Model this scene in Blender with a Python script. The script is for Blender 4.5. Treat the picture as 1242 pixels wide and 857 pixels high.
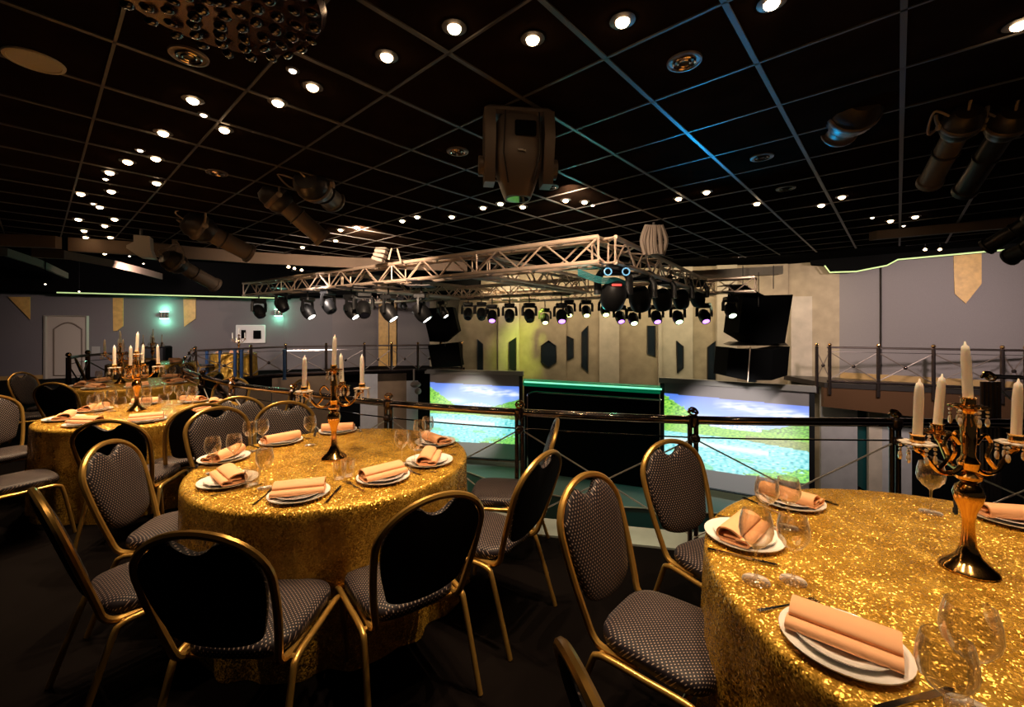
import bpy, math, random
from mathutils import Vector, Matrix, noise
for o in list(bpy.data.objects): bpy.data.objects.remove(o)
S = bpy.context.scene
COL = S.collection
PI = math.pi
rnd = random.Random(7)

# ------------------------------------------------------------------ camera, world, exposure
F, HX, HY, CH = 520.0, 621.0, 396.0, 1.59          # focal length in pixels, principal column, horizon row, eye height
cam = bpy.data.cameras.new('camera'); co = bpy.data.objects.new('camera', cam); COL.objects.link(co)
co.location = (0, 0, CH); co.rotation_euler = (PI/2, 0, 0)
cam.sensor_width = 36; cam.lens = F/1242*36; cam.shift_y = (HY-428.5)/1242; cam.clip_start = .05; cam.clip_end = 200
S.camera = co
w = bpy.data.worlds.new('world'); S.world = w; w.use_nodes = True
w.node_tree.nodes['Background'].inputs[0].default_value = (1, .82, .72, 1)
w.node_tree.nodes['Background'].inputs[1].default_value = .014
S.view_settings.view_transform = 'Standard'; S.view_settings.look = 'None'
S.view_settings.exposure = 0; S.view_settings.gamma = 1; S.view_settings.use_curve_mapping = False

def lamp(kind, loc, energy, color, target=None, **kw):
    l = bpy.data.lights.new(kind.lower()+'_light', kind); l.energy = energy; l.color = color
    for k, v in kw.items(): setattr(l, k, v)
    o = bpy.data.objects.new(kind.lower()+'_light', l); COL.objects.link(o); o.location = loc
    if target is not None:
        o.rotation_euler = (Vector(target)-Vector(loc)).to_track_quat('-Z', 'Y').to_euler()
    return o
def spot(loc, target, energy, color, size=60, blend=.6, r=.05):
    return lamp('SPOT', loc, energy, color, target, spot_size=math.radians(size), spot_blend=blend, shadow_soft_size=r)
WARM = (1, .70, .42)
# coloured washes of the stage lights on the truss, plus two added ceiling uplights
spot((-2.6, 11.5, 2.3), (-1.4, 15.3, -3.4), 260, (.02, 1, .45), 50)
spot((.5, 9.5, 2.3), (1.8, 13.0, -3.4), 40, (.02, 1, .30), 60)
spot((4.5, 9.5, 2.3), (4.6, 12.1, -3.4), 150, (.02, .85, .80), 55)
spot((.9, 13.6, 2.3), (.55, 16.2, .9), 420, (.75, 1, .10), 50, .9)
spot((5.3, 11.0, 2.3), (5.5, 14.9, 1.1), 95, (.85, 1, .55), 60, .8)
spot((2.4, 5.6, 1.9), (1.7, 2.6, 3.05), 120, (0.0, .45, 1), 50, 1)  # added blue uplight without a fixture, tints the ceiling grid
spot((1.2, 7.5, 1.6), (.4, 4.2, 3.05), 44, (.1, .75, .7), 60, 1)  # added teal uplight for the ceiling, also without a fixture
spot((1.3, 5.5, 2.4), (1.2, 3.2, 0), 25, (.15, 1, .6), 45, 1)
# unseen spots added to brighten the truss
spot((-2.2, 6.2, 3.0), (-3.4, 9.8, 2.6), 800, (1, .74, .52), 110, 1, .1)
spot((.6, 4.4, 3.0), (1.2, 7.5, 2.6), 300, (1, .74, .52), 90, 1, .1)
spot((4.5, 8.8, 2.9), (8.0, 12.2, 3.05), 160, (1, .82, .66), 50, 1, .1)  # added to brighten the beige strip at right
# unseen lamps added to brighten the far walls, pit walls and screens
lamp('AREA', (3.2, 13.7, 3.55), 240, (1, .82, .52), (3.9, 16.0, .6), shape='RECTANGLE', size=10, size_y=.3)
spot((8.2, 11.0, 3.3), (8.9, 14.4, 1.6), 150, (1, .82, .62), 95, 1, .2)
spot((-1.2, 11.2, 1.0), (-1.5, 15.2, -1.5), 900, (1, .92, .85), 36, .6, .1)  # added lamp hung on nothing, lightens the left screen margins
spot((4.6, 8.3, 1.0), (6.2, 12.1, -1.5), 900, (1, .92, .85), 44, .6, .1)  # same added lamp for the right screen margins
spot((8.3, 7.4, 3.0), (11.6, 12.6, 1.4), 1350, (1, .80, .74), 90, 1, .2)
spot((-8.5, 9.5, 2.9), (-11.5, 14.6, 1.2), 800, (1, .80, .74), 110, 1, .2)
spot((-5.5, 11.5, 2.9), (-6.2, 17, 1.2), 620, (1, .82, .72), 90, 1, .2)
spot((5.5, 8.0, 2.9), (9.3, 12.5, -1.5), 600, (1, .85, .75), 55, 1, .2)
spot((-4.5, 9.0, 2.9), (-3.9, 15.3, -1.5), 700, (1, .85, .75), 45, 1, .2)

# ------------------------------------------------------------------ helpers
def at(px, py, z):
    k = (CH-z)*F/(py-HY); return Vector(((px-HX)/F*k, k, z))
def atY(px, py, Y): return Vector(((px-HX)/F*Y, Y, CH-(py-HY)*Y/F))

def nospec(*ks):
    for k in ks: M[k].node_tree.nodes['Principled BSDF'].inputs['Specular IOR Level'].default_value = .06
def nt(name):
    m = bpy.data.materials.new(name); m.use_nodes = True
    return m, m.node_tree, m.node_tree.nodes['Principled BSDF']
def mat(name, col, rough=.5, metal=0, emit=None, es=1, bump=0, scale=30, var=0, coat=0):
    m, t, p = nt(name)
    p.inputs['Base Color'].default_value = (*col, 1); p.inputs['Roughness'].default_value = rough
    p.inputs['Metallic'].default_value = metal; p.inputs['Coat Weight'].default_value = coat
    if emit: p.inputs['Emission Color'].default_value = (*emit, 1); p.inputs['Emission Strength'].default_value = es
    if bump or var:
        tc = t.nodes.new('ShaderNodeTexCoord'); n = t.nodes.new('ShaderNodeTexNoise'); n.inputs['Scale'].default_value = scale
        n.inputs['Detail'].default_value = 5
        t.links.new(tc.outputs['Object'], n.inputs['Vector'])
        if bump:
            b = t.nodes.new('ShaderNodeBump'); b.inputs['Strength'].default_value = bump
            t.links.new(n.outputs['Fac'], b.inputs['Height']); t.links.new(b.outputs['Normal'], p.inputs['Normal'])
        if var:
            r = t.nodes.new('ShaderNodeValToRGB')
            r.color_ramp.elements[0].position = .3; r.color_ramp.elements[1].position = .7
            r.color_ramp.elements[0].color = (*[c*(1-var) for c in col], 1)
            r.color_ramp.elements[1].color = (*[min(1, c*(1+var)) for c in col], 1)
            t.links.new(n.outputs['Fac'], r.inputs['Fac']); t.links.new(r.outputs['Color'], p.inputs['Base Color'])
    return m
def mth(t, op, a, b=None, c=None):
    n = t.nodes.new('ShaderNodeMath'); n.operation = op
    for i, v in enumerate((a, b, c)):
        if v is None: continue
        if isinstance(v, (int, float)): n.inputs[i].default_value = v
        else: t.links.new(v, n.inputs[i])
    return n.outputs[0]

M = {}
M['gold'] = mat('gold_painted_tube', (.50, .29, .07), .30, .75)
M['brass'] = mat('polished_brass', (.86, .50, .20), .10, 1)
M['gilt'] = mat('gilt_candelabra_metal', (.80, .46, .15), .13, 1)
M['chrome'] = mat('dark_chrome', (.60, .50, .47), .12, 1)
M['postm'] = mat('dark_polished_post', (.16, .12, .11), .18, .9)
M['satin'] = mat('satin_dark_chrome', (.13, .10, .09), .42, .8)
M['brace'] = mat('bright_brace_rod', (.62, .58, .55), .3, .5)
M['steel'] = mat('steel_cutlery', (.55, .52, .5), .15, 1)
M['alu'] = mat('truss_aluminium', (.80, .60, .46), .38, .3)
M['black'] = mat('black_plastic', (.012, .012, .013), .42, bump=.05, scale=80)
M['blackmat'] = mat('matt_black', (.003, .003, .0032), .85)
M['fixt'] = mat('dark_fixture_metal', (.05, .042, .038), .35, .5)
M['fixt_lit'] = mat('bronze_fixture_casing', (.16, .12, .095), .42, .2)
M['white'] = mat('white_porcelain', (.82, .78, .74), .12, coat=.3)
M['candle'] = mat('white_candle_wax', (.86, .80, .72), .45); 
M['candle'].node_tree.nodes['Principled BSDF'].inputs['Subsurface Weight'].default_value = .2
M['napkin'] = mat('peach_napkin_linen', (.78, .40, .20), .75, bump=.15, scale=260)
M['padback'] = mat('black_chair_back_cloth', (.010, .009, .011), .75, bump=.3, scale=300)
M['carpet'] = mat('dark_carpet', (.0028, .0018, .0016), .95, bump=.3, scale=160, var=.5)
M['carpet'].node_tree.nodes['Principled BSDF'].inputs['Specular IOR Level'].default_value = .05
M['ceil'] = mat('black_ceiling_panels', (.011, .0065, .0042), .42, bump=.02, scale=4, var=.3)
M['ceil'].node_tree.nodes['Principled BSDF'].inputs['Specular IOR Level'].default_value = .2
M['ceilfar'] = mat('black_ceiling', (.004, .004, .004), .8)
M['grid'] = mat('grey_ceiling_grid_metal', (.085, .075, .068), .45, .1)
M['wallp'] = mat('mauve_grey_wall_paint', (.150, .131, .134), .7, bump=.1, scale=60, var=.06)
M['wallp2'] = mat('lighter_mauve_wall_paint', (.215, .188, .186), .7, bump=.1, scale=60, var=.06)
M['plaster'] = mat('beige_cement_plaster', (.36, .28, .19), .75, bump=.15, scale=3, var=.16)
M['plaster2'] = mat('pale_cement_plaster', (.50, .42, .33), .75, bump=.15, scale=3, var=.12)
M['plasterg'] = mat('grey_plaster', (.38, .36, .36), .75, bump=.1, scale=4, var=.08)
M['brownp'] = mat('brown_plaster', (.17, .11, .065), .7, bump=.1, scale=4, var=.1)
M['ochre'] = mat('ochre_gold_panel', (.62, .36, .10), .5, bump=.1, scale=8, var=.15)
M['doorw'] = mat('cream_door_paint', (.42, .36, .30), .5)
M['bulk'] = mat('tan_bulkhead_paint', (.17, .115, .08), .7, var=.08, scale=2)
M['fascia'] = mat('brown_lacquer_fascia', (.13, .065, .032), .22, .3, coat=.5)
M['baseb'] = mat('gilded_skirting', (.40, .24, .08), .5)
M['teal'] = mat('dark_teal_glass', (.01, .06, .06), .1)
M['stage'] = mat('stage_floor_vinyl', (.16, .22, .20), .5, bump=.02, scale=10)
M['ledge'] = mat('pale_ledge_stone', (.32, .36, .34), .4, var=.1, scale=6)
M['canvas_frame'] = mat('screen_border_black', (.01, .01, .012), .5)
M['darkglass'] = mat('dark_window_glass', (.015, .022, .03), .05, 0, coat=.5)
M['bulb'] = mat('glowing_bulb', (1, .8, .6), .5, emit=(1, .66, .36), es=26)
M['bulb_dim'] = mat('small_glowing_bulb', (1, .8, .6), .5, emit=(1, .8, .6), es=9)
M['led'] = mat('warm_green_led_strip', (.5, .6, .3), .5, emit=(.55, .75, .30), es=.8)
M['neon'] = mat('green_neon_core', (.2, .8, .5), .5, emit=(.25, 1, .60), es=1.1)
M['neonb'] = mat('green_tube_casing', (.01, .16, .08), .25, emit=(0, .25, .10), es=.35)
M['sconce'] = mat('sconce_glow', (.6, 1, .8), .5, emit=(.55, 1, .80), es=9)
M['lw'] = mat('lens_white', (1, 1, 1), .3, emit=(1, .98, .85), es=7)
M['ly'] = mat('lens_yellow_green', (1, 1, .5), .3, emit=(.9, 1, .30), es=6)
M['lg'] = mat('lens_pale_green', (1, 1, .5), .3, emit=(.70, 1, .55), es=7)
M['lp'] = mat('lens_violet', (1, .5, 1), .3, emit=(.50, .18, 1), es=4)
M['lens'] = mat('dark_lens', (.02, .02, .03), .05, coat=1)
M['lblue'] = mat('blue_ring_light', (.2, .5, .8), .3, emit=(.25, .65, 1), es=.45)
M['lred'] = mat('red_display', (.8, .1, .1), .3, emit=(1, .08, .06), es=.8)
M['bagc'] = mat('grey_cable_bundle', (.32, .25, .2), .7, bump=.4, scale=30)
M['post_blue_refl'] = mat('chrome_post_blue_reflection', (.02, .055, .14), .35)  # blue reflection of chrome posts put into the base colour
M['grey_bk'] = mat('beige_panel_cover', (.32, .30, .28), .5)
M['disc'] = mat('beige_speaker_grille', (.50, .42, .27), .7)
M['bead'] = mat('smoked_crystal', (.014, .009, .009), .04, .3, coat=1)
M['crys'] = mat('clear_crystal', (.80, .70, .60), .05, .35, coat=1)

nospec('blackmat', 'padback')
for k in ('ceilfar', 'ceil'): M[k].node_tree.nodes['Principled BSDF'].inputs['Specular IOR Level'].default_value = 0
def glass(name, tint=(1, 1, 1)):
    m = bpy.data.materials.new(name); m.use_nodes = True; t = m.node_tree; t.nodes.clear()
    o = t.nodes.new('ShaderNodeOutputMaterial'); mx = t.nodes.new('ShaderNodeMixShader')
    tr = t.nodes.new('ShaderNodeBsdfTransparent'); gl = t.nodes.new('ShaderNodeBsdfGlossy'); fr = t.nodes.new('ShaderNodeLayerWeight')
    tr.inputs[0].default_value = (*tint, 1); gl.inputs['Roughness'].default_value = .06; fr.inputs['Blend'].default_value = .32
    gl.inputs[0].default_value = (1, .96, .9, 1)
    t.links.new(mth(t, 'ADD', mth(t, 'MULTIPLY', mth(t, 'POWER', fr.outputs[1], 1.4), .9), .09), mx.inputs[0]); t.links.new(tr.outputs[0], mx.inputs[1]); t.links.new(gl.outputs[0], mx.inputs[2])
    df = t.nodes.new('ShaderNodeBsdfDiffuse'); m2 = t.nodes.new('ShaderNodeMixShader')  # white diffuse towards grazing edges, painted in for missing edge reflections
    t.links.new(mth(t, 'MULTIPLY', mth(t, 'POWER', fr.outputs[1], 2.2), .75), m2.inputs[0]); t.links.new(mx.outputs[0], m2.inputs[1]); t.links.new(df.outputs[0], m2.inputs[2])
    t.links.new(m2.outputs[0], o.inputs[0]); return m
M['glass'] = glass('clear_glass', (.95, .93, .90))

def sequin():
    m, t, p = nt('gold_sequin_cloth')
    tc = t.nodes.new('ShaderNodeTexCoord')
    v = t.nodes.new('ShaderNodeTexVoronoi'); v.inputs['Scale'].default_value = 205
    t.links.new(tc.outputs['Object'], v.inputs['Vector'])
    geo = t.nodes.new('ShaderNodeNewGeometry')
    sub = t.nodes.new('ShaderNodeVectorMath'); sub.operation = 'SUBTRACT'; sub.inputs[1].default_value = (.5, .5, .5)
    t.links.new(v.outputs['Color'], sub.inputs[0])
    sc = t.nodes.new('ShaderNodeVectorMath'); sc.operation = 'SCALE'; sc.inputs['Scale'].default_value = .92
    t.links.new(sub.outputs[0], sc.inputs[0])
    ad = t.nodes.new('ShaderNodeVectorMath'); ad.operation = 'ADD'
    t.links.new(geo.outputs['Normal'], ad.inputs[0]); t.links.new(sc.outputs[0], ad.inputs[1])
    nm = t.nodes.new('ShaderNodeVectorMath'); nm.operation = 'NORMALIZE'; t.links.new(ad.outputs[0], nm.inputs[0])
    t.links.new(nm.outputs[0], p.inputs['Normal'])
    n = t.nodes.new('ShaderNodeTexNoise'); n.inputs['Scale'].default_value = 9; t.links.new(tc.outputs['Object'], n.inputs['Vector'])
    r = t.nodes.new('ShaderNodeValToRGB'); t.links.new(n.outputs['Fac'], r.inputs['Fac'])
    r.color_ramp.elements[0].position = .35; r.color_ramp.elements[1].position = .68
    r.color_ramp.elements[0].color = (.52, .27, .030, 1); r.color_ramp.elements[1].color = (.78, .46, .070, 1)
    t.links.new(r.outputs['Color'], p.inputs['Base Color'])
    p.inputs['Metallic'].default_value = .55; p.inputs['Roughness'].default_value = .26
    return m
M['sequin'] = sequin()

def dotted():
    m, t, p = nt('dotted_charcoal_fabric')
    uv = t.nodes.new('ShaderNodeUVMap'); mp = t.nodes.new('ShaderNodeMapping')
    mp.inputs['Rotation'].default_value = (0, 0, PI/4); mp.inputs['Scale'].default_value = (84, 84, 84)
    t.links.new(uv.outputs[0], mp.inputs[0])
    fr = t.nodes.new('ShaderNodeVectorMath'); fr.operation = 'FRACTION'; t.links.new(mp.outputs[0], fr.inputs[0])
    d = t.nodes.new('ShaderNodeVectorMath'); d.operation = 'DISTANCE'; d.inputs[1].default_value = (.5, .5, 0)
    sp = t.nodes.new('ShaderNodeSeparateXYZ'); cb = t.nodes.new('ShaderNodeCombineXYZ')
    t.links.new(fr.outputs[0], sp.inputs[0]); t.links.new(sp.outputs[0], cb.inputs[0]); t.links.new(sp.outputs[1], cb.inputs[1])
    t.links.new(cb.outputs[0], d.inputs[0])
    f = mth(t, 'LESS_THAN', d.outputs['Value'], .20)
    mx = t.nodes.new('ShaderNodeMix'); mx.data_type = 'RGBA'
    mx.inputs['A'].default_value = (.008, .0055, .009, 1); mx.inputs['B'].default_value = (.30, .225, .185, 1)
    t.links.new(f, mx.inputs['Factor']); t.links.new(mx.outputs['Result'], p.inputs['Base Color'])
    p.inputs['Roughness'].default_value = .55; p.inputs['Specular IOR Level'].default_value = .25
    return m
M['dots'] = dotted()

# mesh collector: vertices, faces, optional uv and material index per face
class MB:
    def __init__(s): s.v = []; s.f = []; s.m = []; s.uv = {}
    def add(s, vs, fs, mi=0):
        b = len(s.v); s.v += [tuple(v) for v in vs]
        for f in fs: s.f.append([b+i for i in f]); s.m.append(mi)
        return b
    def box(s, c, d, R=None, mi=0, bev=0):
        x, y, z = d[0]/2, d[1]/2, d[2]/2
        if not bev:
            vs = [Vector((a, b, e)) for a in (-x, x) for b in (-y, y) for e in (-z, z)]
            fs = [(0,1,3,2), (4,6,7,5), (0,4,5,1), (2,3,7,6), (0,2,6,4), (1,5,7,3)]
        else:
            b_ = bev; ring = [(-x+b_, -y), (x-b_, -y), (x, -y+b_), (x, y-b_), (x-b_, y), (-x+b_, y), (-x, y-b_), (-x, -y+b_)]
            ins = [(a*(1-b_/x), q*(1-b_/y)) for a, q in ring]
            vs = [Vector((a, q, -z)) for a, q in ins]+[Vector((a, q, -z+b_)) for a, q in ring]+[Vector((a, q, z-b_)) for a, q in ring]+[Vector((a, q, z)) for a, q in ins]
            fs = [tuple(reversed(range(8))), tuple(range(24, 32))]
            for k in range(3):
                for i in range(8): j = (i+1) % 8; fs.append((k*8+i, k*8+j, k*8+8+j, k*8+8+i))
        if R is not None: vs = [R @ v for v in vs]
        s.add([v+Vector(c) for v in vs], fs, mi); return s
    def tube(s, pts, r, n=8, closed=False, mi=0, sq=1.0, up=None):
        pts = [Vector(p) for p in pts]; N = len(pts); rs = r if isinstance(r, (list, tuple)) else [r]*N
        T = []
        for i in range(N):
            a = pts[(i-1) % N] if (closed or i > 0) else pts[i]; b = pts[(i+1) % N] if (closed or i < N-1) else pts[i]
            d = b-a
            T.append(d.normalized() if d.length > 1e-9 else Vector((0, 0, 1)))
        u = up if up else (Vector((0, 0, 1)) if abs(T[0].z) < .9 else Vector((1, 0, 0)))
        u = (Vector(u)-T[0]*T[0].dot(Vector(u))).normalized()
        vs = []
        for i in range(N):
            u = u-T[i]*T[i].dot(u)
            u = u.normalized() if u.length > 1e-6 else T[i].orthogonal().normalized()
            w_ = T[i].cross(u)
            for k in range(n):
                a = 2*PI*(k+.5)/n; vs.append(pts[i]+(u*math.cos(a)*sq+w_*math.sin(a))*rs[i])
        fs = []
        for i in range(N if closed else N-1):
            j = (i+1) % N
            for k in range(n): l = (k+1) % n; fs.append((i*n+k, i*n+l, j*n+l, j*n+k))
        if not closed: fs += [tuple(reversed(range(n))), tuple(range((N-1)*n, N*n))]
        s.add(vs, fs, mi); return s
    def lathe(s, prof, n=24, c=(0, 0, 0), mi=0, R=None, cap=False):
        vs = []
        for r, z in prof:
            for k in range(n): a = 2*PI*k/n; vs.append(Vector((r*math.cos(a), r*math.sin(a), z)))
        fs = []
        for i in range(len(prof)-1):
            for k in range(n): l = (k+1) % n; fs.append((i*n+k, i*n+l, (i+1)*n+l, (i+1)*n+k))
        if cap: fs += [tuple(reversed(range(n))), tuple(range((len(prof)-1)*n, len(prof)*n))]
        if R is not None: vs = [R @ v for v in vs]
        s.add([v+Vector(c) for v in vs], fs, mi); return s
    def prism(s, poly, off, mi=0):
        off = Vector(off); P = [Vector(p) for p in poly]; n = len(P)
        s.add(P+[p+off for p in P], [tuple(range(n)), tuple(reversed(range(n, 2*n)))]+[(i, i+n, (i+1) % n+n, (i+1) % n) for i in range(n)], mi); return s
    def ball(s, c, r, n=10, mi=0, sc=(1, 1, 1)):
        k = max(4, n//2+1)
        pr = [(max(1e-5, math.sin(PI*i/k))*r, -math.cos(PI*i/k)*r) for i in range(k+1)]
        b = len(s.v); s.lathe(pr, n, (0, 0, 0), mi)
        for i in range(b, len(s.v)): v = s.v[i]; s.v[i] = (v[0]*sc[0]+c[0], v[1]*sc[1]+c[1], v[2]*sc[2]+c[2])
        return s
    def build(s, name, mats, parent=None, smooth=True, loc=None, angle=40, uv=None):
        me = bpy.data.meshes.new(name); me.from_pydata(s.v, [], s.f)
        if not isinstance(mats, (list, tuple)): mats = [mats]
        for m in mats: me.materials.append(m)
        for p, mi in zip(me.polygons, s.m): p.material_index = mi
        if uv:
            l = me.uv_layers.new(name='UVMap')
            for lp in me.loops: l.data[lp.index].uv = uv(s.v[lp.vertex_index])
        import bmesh
        bm = bmesh.new(); bm.from_mesh(me); bmesh.ops.recalc_face_normals(bm, faces=bm.faces); bm.to_mesh(me); bm.free()
        if smooth:
            me.shade_smooth(); me.set_sharp_from_angle(angle=math.radians(angle))
        o = bpy.data.objects.new(name, me); COL.objects.link(o)
        if parent: o.parent = parent
        if loc is not None: o.location = loc
        return o
def tag(o, label=None, cat=None, group=None, kind=None):
    if label: o['label'] = label
    if cat: o['category'] = cat
    if group: o['group'] = group
    if kind: o['kind'] = kind
    return o
def empty(name, loc=(0, 0, 0), rz=0, label=None, cat=None, group=None):
    o = bpy.data.objects.new(name, None); COL.objects.link(o); o.location = loc; o.rotation_euler = (0, 0, rz)
    o.empty_display_size = .1
    return tag(o, label, cat, group)
def copy_tree(o, parent=None):
    c = o.copy(); COL.objects.link(c)
    if parent: c.parent = parent
    for ch in list(o.children): copy_tree(ch, c)
    return c
def struct(o): o['kind'] = 'structure'; return o
class Proto:
    """first placement uses the prototype itself, later ones copy it"""
    def __init__(s, make): s.make = make; s.o = None
    def place(s, loc, rz=0, label=None, cat=None, group=None, rot=None, scale=None):
        if s.o is None: s.o = o = s.make()
        else:
            o = copy_tree(s.o)
        o.location = loc; o.rotation_euler = rot if rot else (0, 0, rz)
        if scale: o.scale = scale
        for k in ('label', 'category', 'group'):
            if k in o: del o[k]
        return tag(o, label, cat, group)
def smooth_path(pts, n=6):
    P = [Vector(p) for p in pts]; out = []
    for i in range(len(P)-1):
        a = P[max(0, i-1)]; b = P[i]; c = P[i+1]; d = P[min(len(P)-1, i+2)]
        for k in range(n):
            t = k/n; out.append(.5*((2*b)+(c-a)*t+(2*a-5*b+4*c-d)*t*t+(3*b-a-3*c+d)*t**3))
    out.append(P[-1]); return out

# ------------------------------------------------------------------ the setting
RAIL = [(6.2, 2.9), (4.3, 2.95), (2.68, 3.0), (1.30, 3.08), (.06, 3.35), (-1.08, 3.75), (-2.22, 4.36), (-3.25, 4.98), (-4.15, 5.75), (-5.2, 6.8), (-6.4, 8.4), (-7.6, 10.1), (-8.9, 12.0)]
FAR = [(-8.9, 12.0), (-8.1, 13.3), (-7.5, 14.2), (-5.2, 15.1), (-3.5, 15.45), (-1.85, 15.8)]
edge = RAIL+FAR[1:]
mb = MB(); poly = [(7.5, -3.5, 0), (7.5, 2.88, 0)]+[(x, y, 0) for x, y in edge]+[(-1.85, 17.9, 0), (-9, 17.9, 0), (-21, 10.5, 0), (-21, -3.5, 0)]
mb.prism([Vector(p) for p in poly], (0, 0, -.35)); struct(mb.build('floor', M['carpet'], smooth=False))
# pale ledge on the pit side of the rail
mb = MB(); L = [Vector((x, y, 0)) for x, y in RAIL[:9]]
vs = []
for i, p in enumerate(L):
    d = (L[min(i+1, 8)]-L[max(0, i-1)]).normalized(); nrm = Vector((d.y, -d.x, 0));
    if nrm.y < 0: nrm = -nrm
    vs += [p-nrm*.06, p+nrm*.22]
fs = []
V2 = [v+Vector((0, 0, .015)) for v in vs]+[v+Vector((0, 0, -.34)) for v in vs]; n2 = len(vs)
for i in range(8): a = 2*i; fs += [(a, a+1, a+3, a+2), (a+1, a+1+n2, a+3+n2, a+3), (a, a+2, a+2+n2, a+n2)]
mb.add(V2, fs); struct(mb.build('trim_1', M['ledge'], smooth=False))
# pit floor and stage
struct(MB().box((2, 9, -4.3), (30, 22, .1)).build('floor', M['blackmat'], smooth=False))
st = [(-3.6, 15.9), (-2.6, 15.3), (-1.5, 14.8), (-.5, 13.8), (.15, 13.4), (1.4, 12.7), (2.8, 12.0), (3.76, 11.85), (5.4, 11.55), (7.2, 10.9), (8.6, 10.3)]
mb = MB(); mb.prism([(x, y, -3.4) for x, y in st]+[(8.9, 13.9, -3.4), (-3.0, 16.4, -3.4)], (0, 0, -.85))
s_ = empty('stage', (2, 14, -4.25), label='curved stage platform lit green and teal below the projection screens', cat='stage')
so = mb.build('platform', M['stage'], s_, smooth=False); so.matrix_parent_inverse = Matrix.Translation((-2, -14, 4.25))
mb = MB(); mb.tube([(x, y-.03, -3.42) for x, y in st], .025, 6); e_ = mb.build('edge_strip', M['alu'], s_); e_.matrix_parent_inverse = Matrix.Translation((-2, -14, 4.25))

def wall(name, a, b, z0, z1, m, th=.15, n=None):
    a = Vector((*a, 0)); b = Vector((*b, 0)); d = (b-a).normalized(); nn = Vector((-d.y, d.x, 0))
    if nn.y < 0 and not n: nn = -nn
    mb = MB(); mb.prism([Vector((a.x, a.y, z0)), Vector((b.x, b.y, z0)), Vector((b.x, b.y, z1)), Vector((a.x, a.y, z1))], nn*th)
    return struct(mb.build(name, m, smooth=False))
WL0, WL1 = Vector((-13.7, 13.4, 0)), Vector((-9.5, 15.4, 0))
def wl(t, z=0, off=0):
    p = WL0.lerp(WL1, t); d = (WL1-WL0).normalized(); p = p+Vector((d.y, -d.x, 0))*off; return Vector((p.x, p.y, z))
a = wl(-1.9); b = wl(1.246)
wall('wall_left', a.to_2d(), b.to_2d(), -.3, 3.7, M['wallp'])
wall('wall_back', (-8.47, 15.9), (-6.85, 16.35), -.3, 3.7, M['wallp'])
wall('wall_back', (-6.85, 16.35), (-5.52, 17.5), -.3, 3.7, M['wallp2'])
wall('wall_back', (-5.52, 17.5), (-3.3, 17.55), -.3, 3.7, M['wallp'])
wall('wall_back', (-3.3, 17.2), (-2.0, 16.9), -4.3, 3.7, M['plaster'])
wall('wall_right', (10.35, 13.55), (13.6, 10.75), -.3, 3.7, M['wallp2'])
wall('wall_right', (9.2, 14.6), (10.35, 13.55), -4.3, 3.7, M['plaster'])
# dark vertical joint on the right wall
p = atY(1075.5, 400, 12.68)
struct(MB().box((11.07, 12.87, 1.7), (.035, .03, 3.4)).build('trim_2', M['fixt'], smooth=False))
# stage wall: folded plaster panels with hexagonal windows
def sw(px, off=0):
    t = (px-HX)/F; A = Vector((-2.0, 16.9)); B = Vector((9.3, 14.45)); D = B-A
    s = (t*A.y-A.x)/(D.x-t*D.y); q = A+D*s; nn = Vector((D.y, -D.x)).normalized()
    if nn.y > 0: nn = -nn
    return q+nn*off
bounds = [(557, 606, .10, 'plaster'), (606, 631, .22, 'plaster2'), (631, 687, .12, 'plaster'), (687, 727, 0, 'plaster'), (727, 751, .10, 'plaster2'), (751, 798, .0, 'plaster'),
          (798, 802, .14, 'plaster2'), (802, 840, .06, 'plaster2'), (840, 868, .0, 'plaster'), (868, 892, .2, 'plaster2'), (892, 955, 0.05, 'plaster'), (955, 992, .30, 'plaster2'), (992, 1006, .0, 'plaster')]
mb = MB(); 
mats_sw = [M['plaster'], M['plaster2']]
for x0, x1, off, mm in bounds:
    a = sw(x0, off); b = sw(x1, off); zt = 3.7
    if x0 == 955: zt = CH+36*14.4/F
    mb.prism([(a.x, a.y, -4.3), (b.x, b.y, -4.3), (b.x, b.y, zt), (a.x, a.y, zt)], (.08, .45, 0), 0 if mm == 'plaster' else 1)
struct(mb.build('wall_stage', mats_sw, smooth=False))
wins = [[(580, 411), (587, 417), (587, 451), (580, 451)],
        [(619, 415), (627.5, 409), (627.5, 450), (619, 447)],
        [(657, 419), (666, 413), (675, 419), (675, 439), (666, 445), (657, 439)],
        [(688, 407), (695.5, 411), (695.5, 433), (688, 437)],
        [(705.5, 403), (713, 395), (713, 451), (705.5, 444)],
        [(785, 395), (794.5, 395), (794.5, 432), (785, 429)],
        [(820, 413), (828, 420), (828, 446), (821, 452)],
        [(858, 421), (868, 413), (868, 461), (858, 461)],
        [(906, 452), (916, 446), (916, 464), (906, 464)]]
offs = [.10, .22, .12, 0, .0, .0, .06, .0, .05]
for i, (wn, of) in enumerate(zip(wins, offs)):
    P = []
    for px, py in wn:
        q = sw(px, of+.02); P.append((q.x, q.y, CH-(py-HY)*q.y/F))
    fr = MB().prism(P, (.01, .04, 0)).build('window_%d' % (i+1), M['darkglass'], smooth=False); struct(fr)
    c = sum((Vector(p) for p in P), Vector())/len(P)
    mb = MB(); mb.tube([Vector(p)+Vector((0, -.012, 0)) for p in P], .022, 4, closed=True); mb.build('window_frame', M['fixt'], fr)

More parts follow.
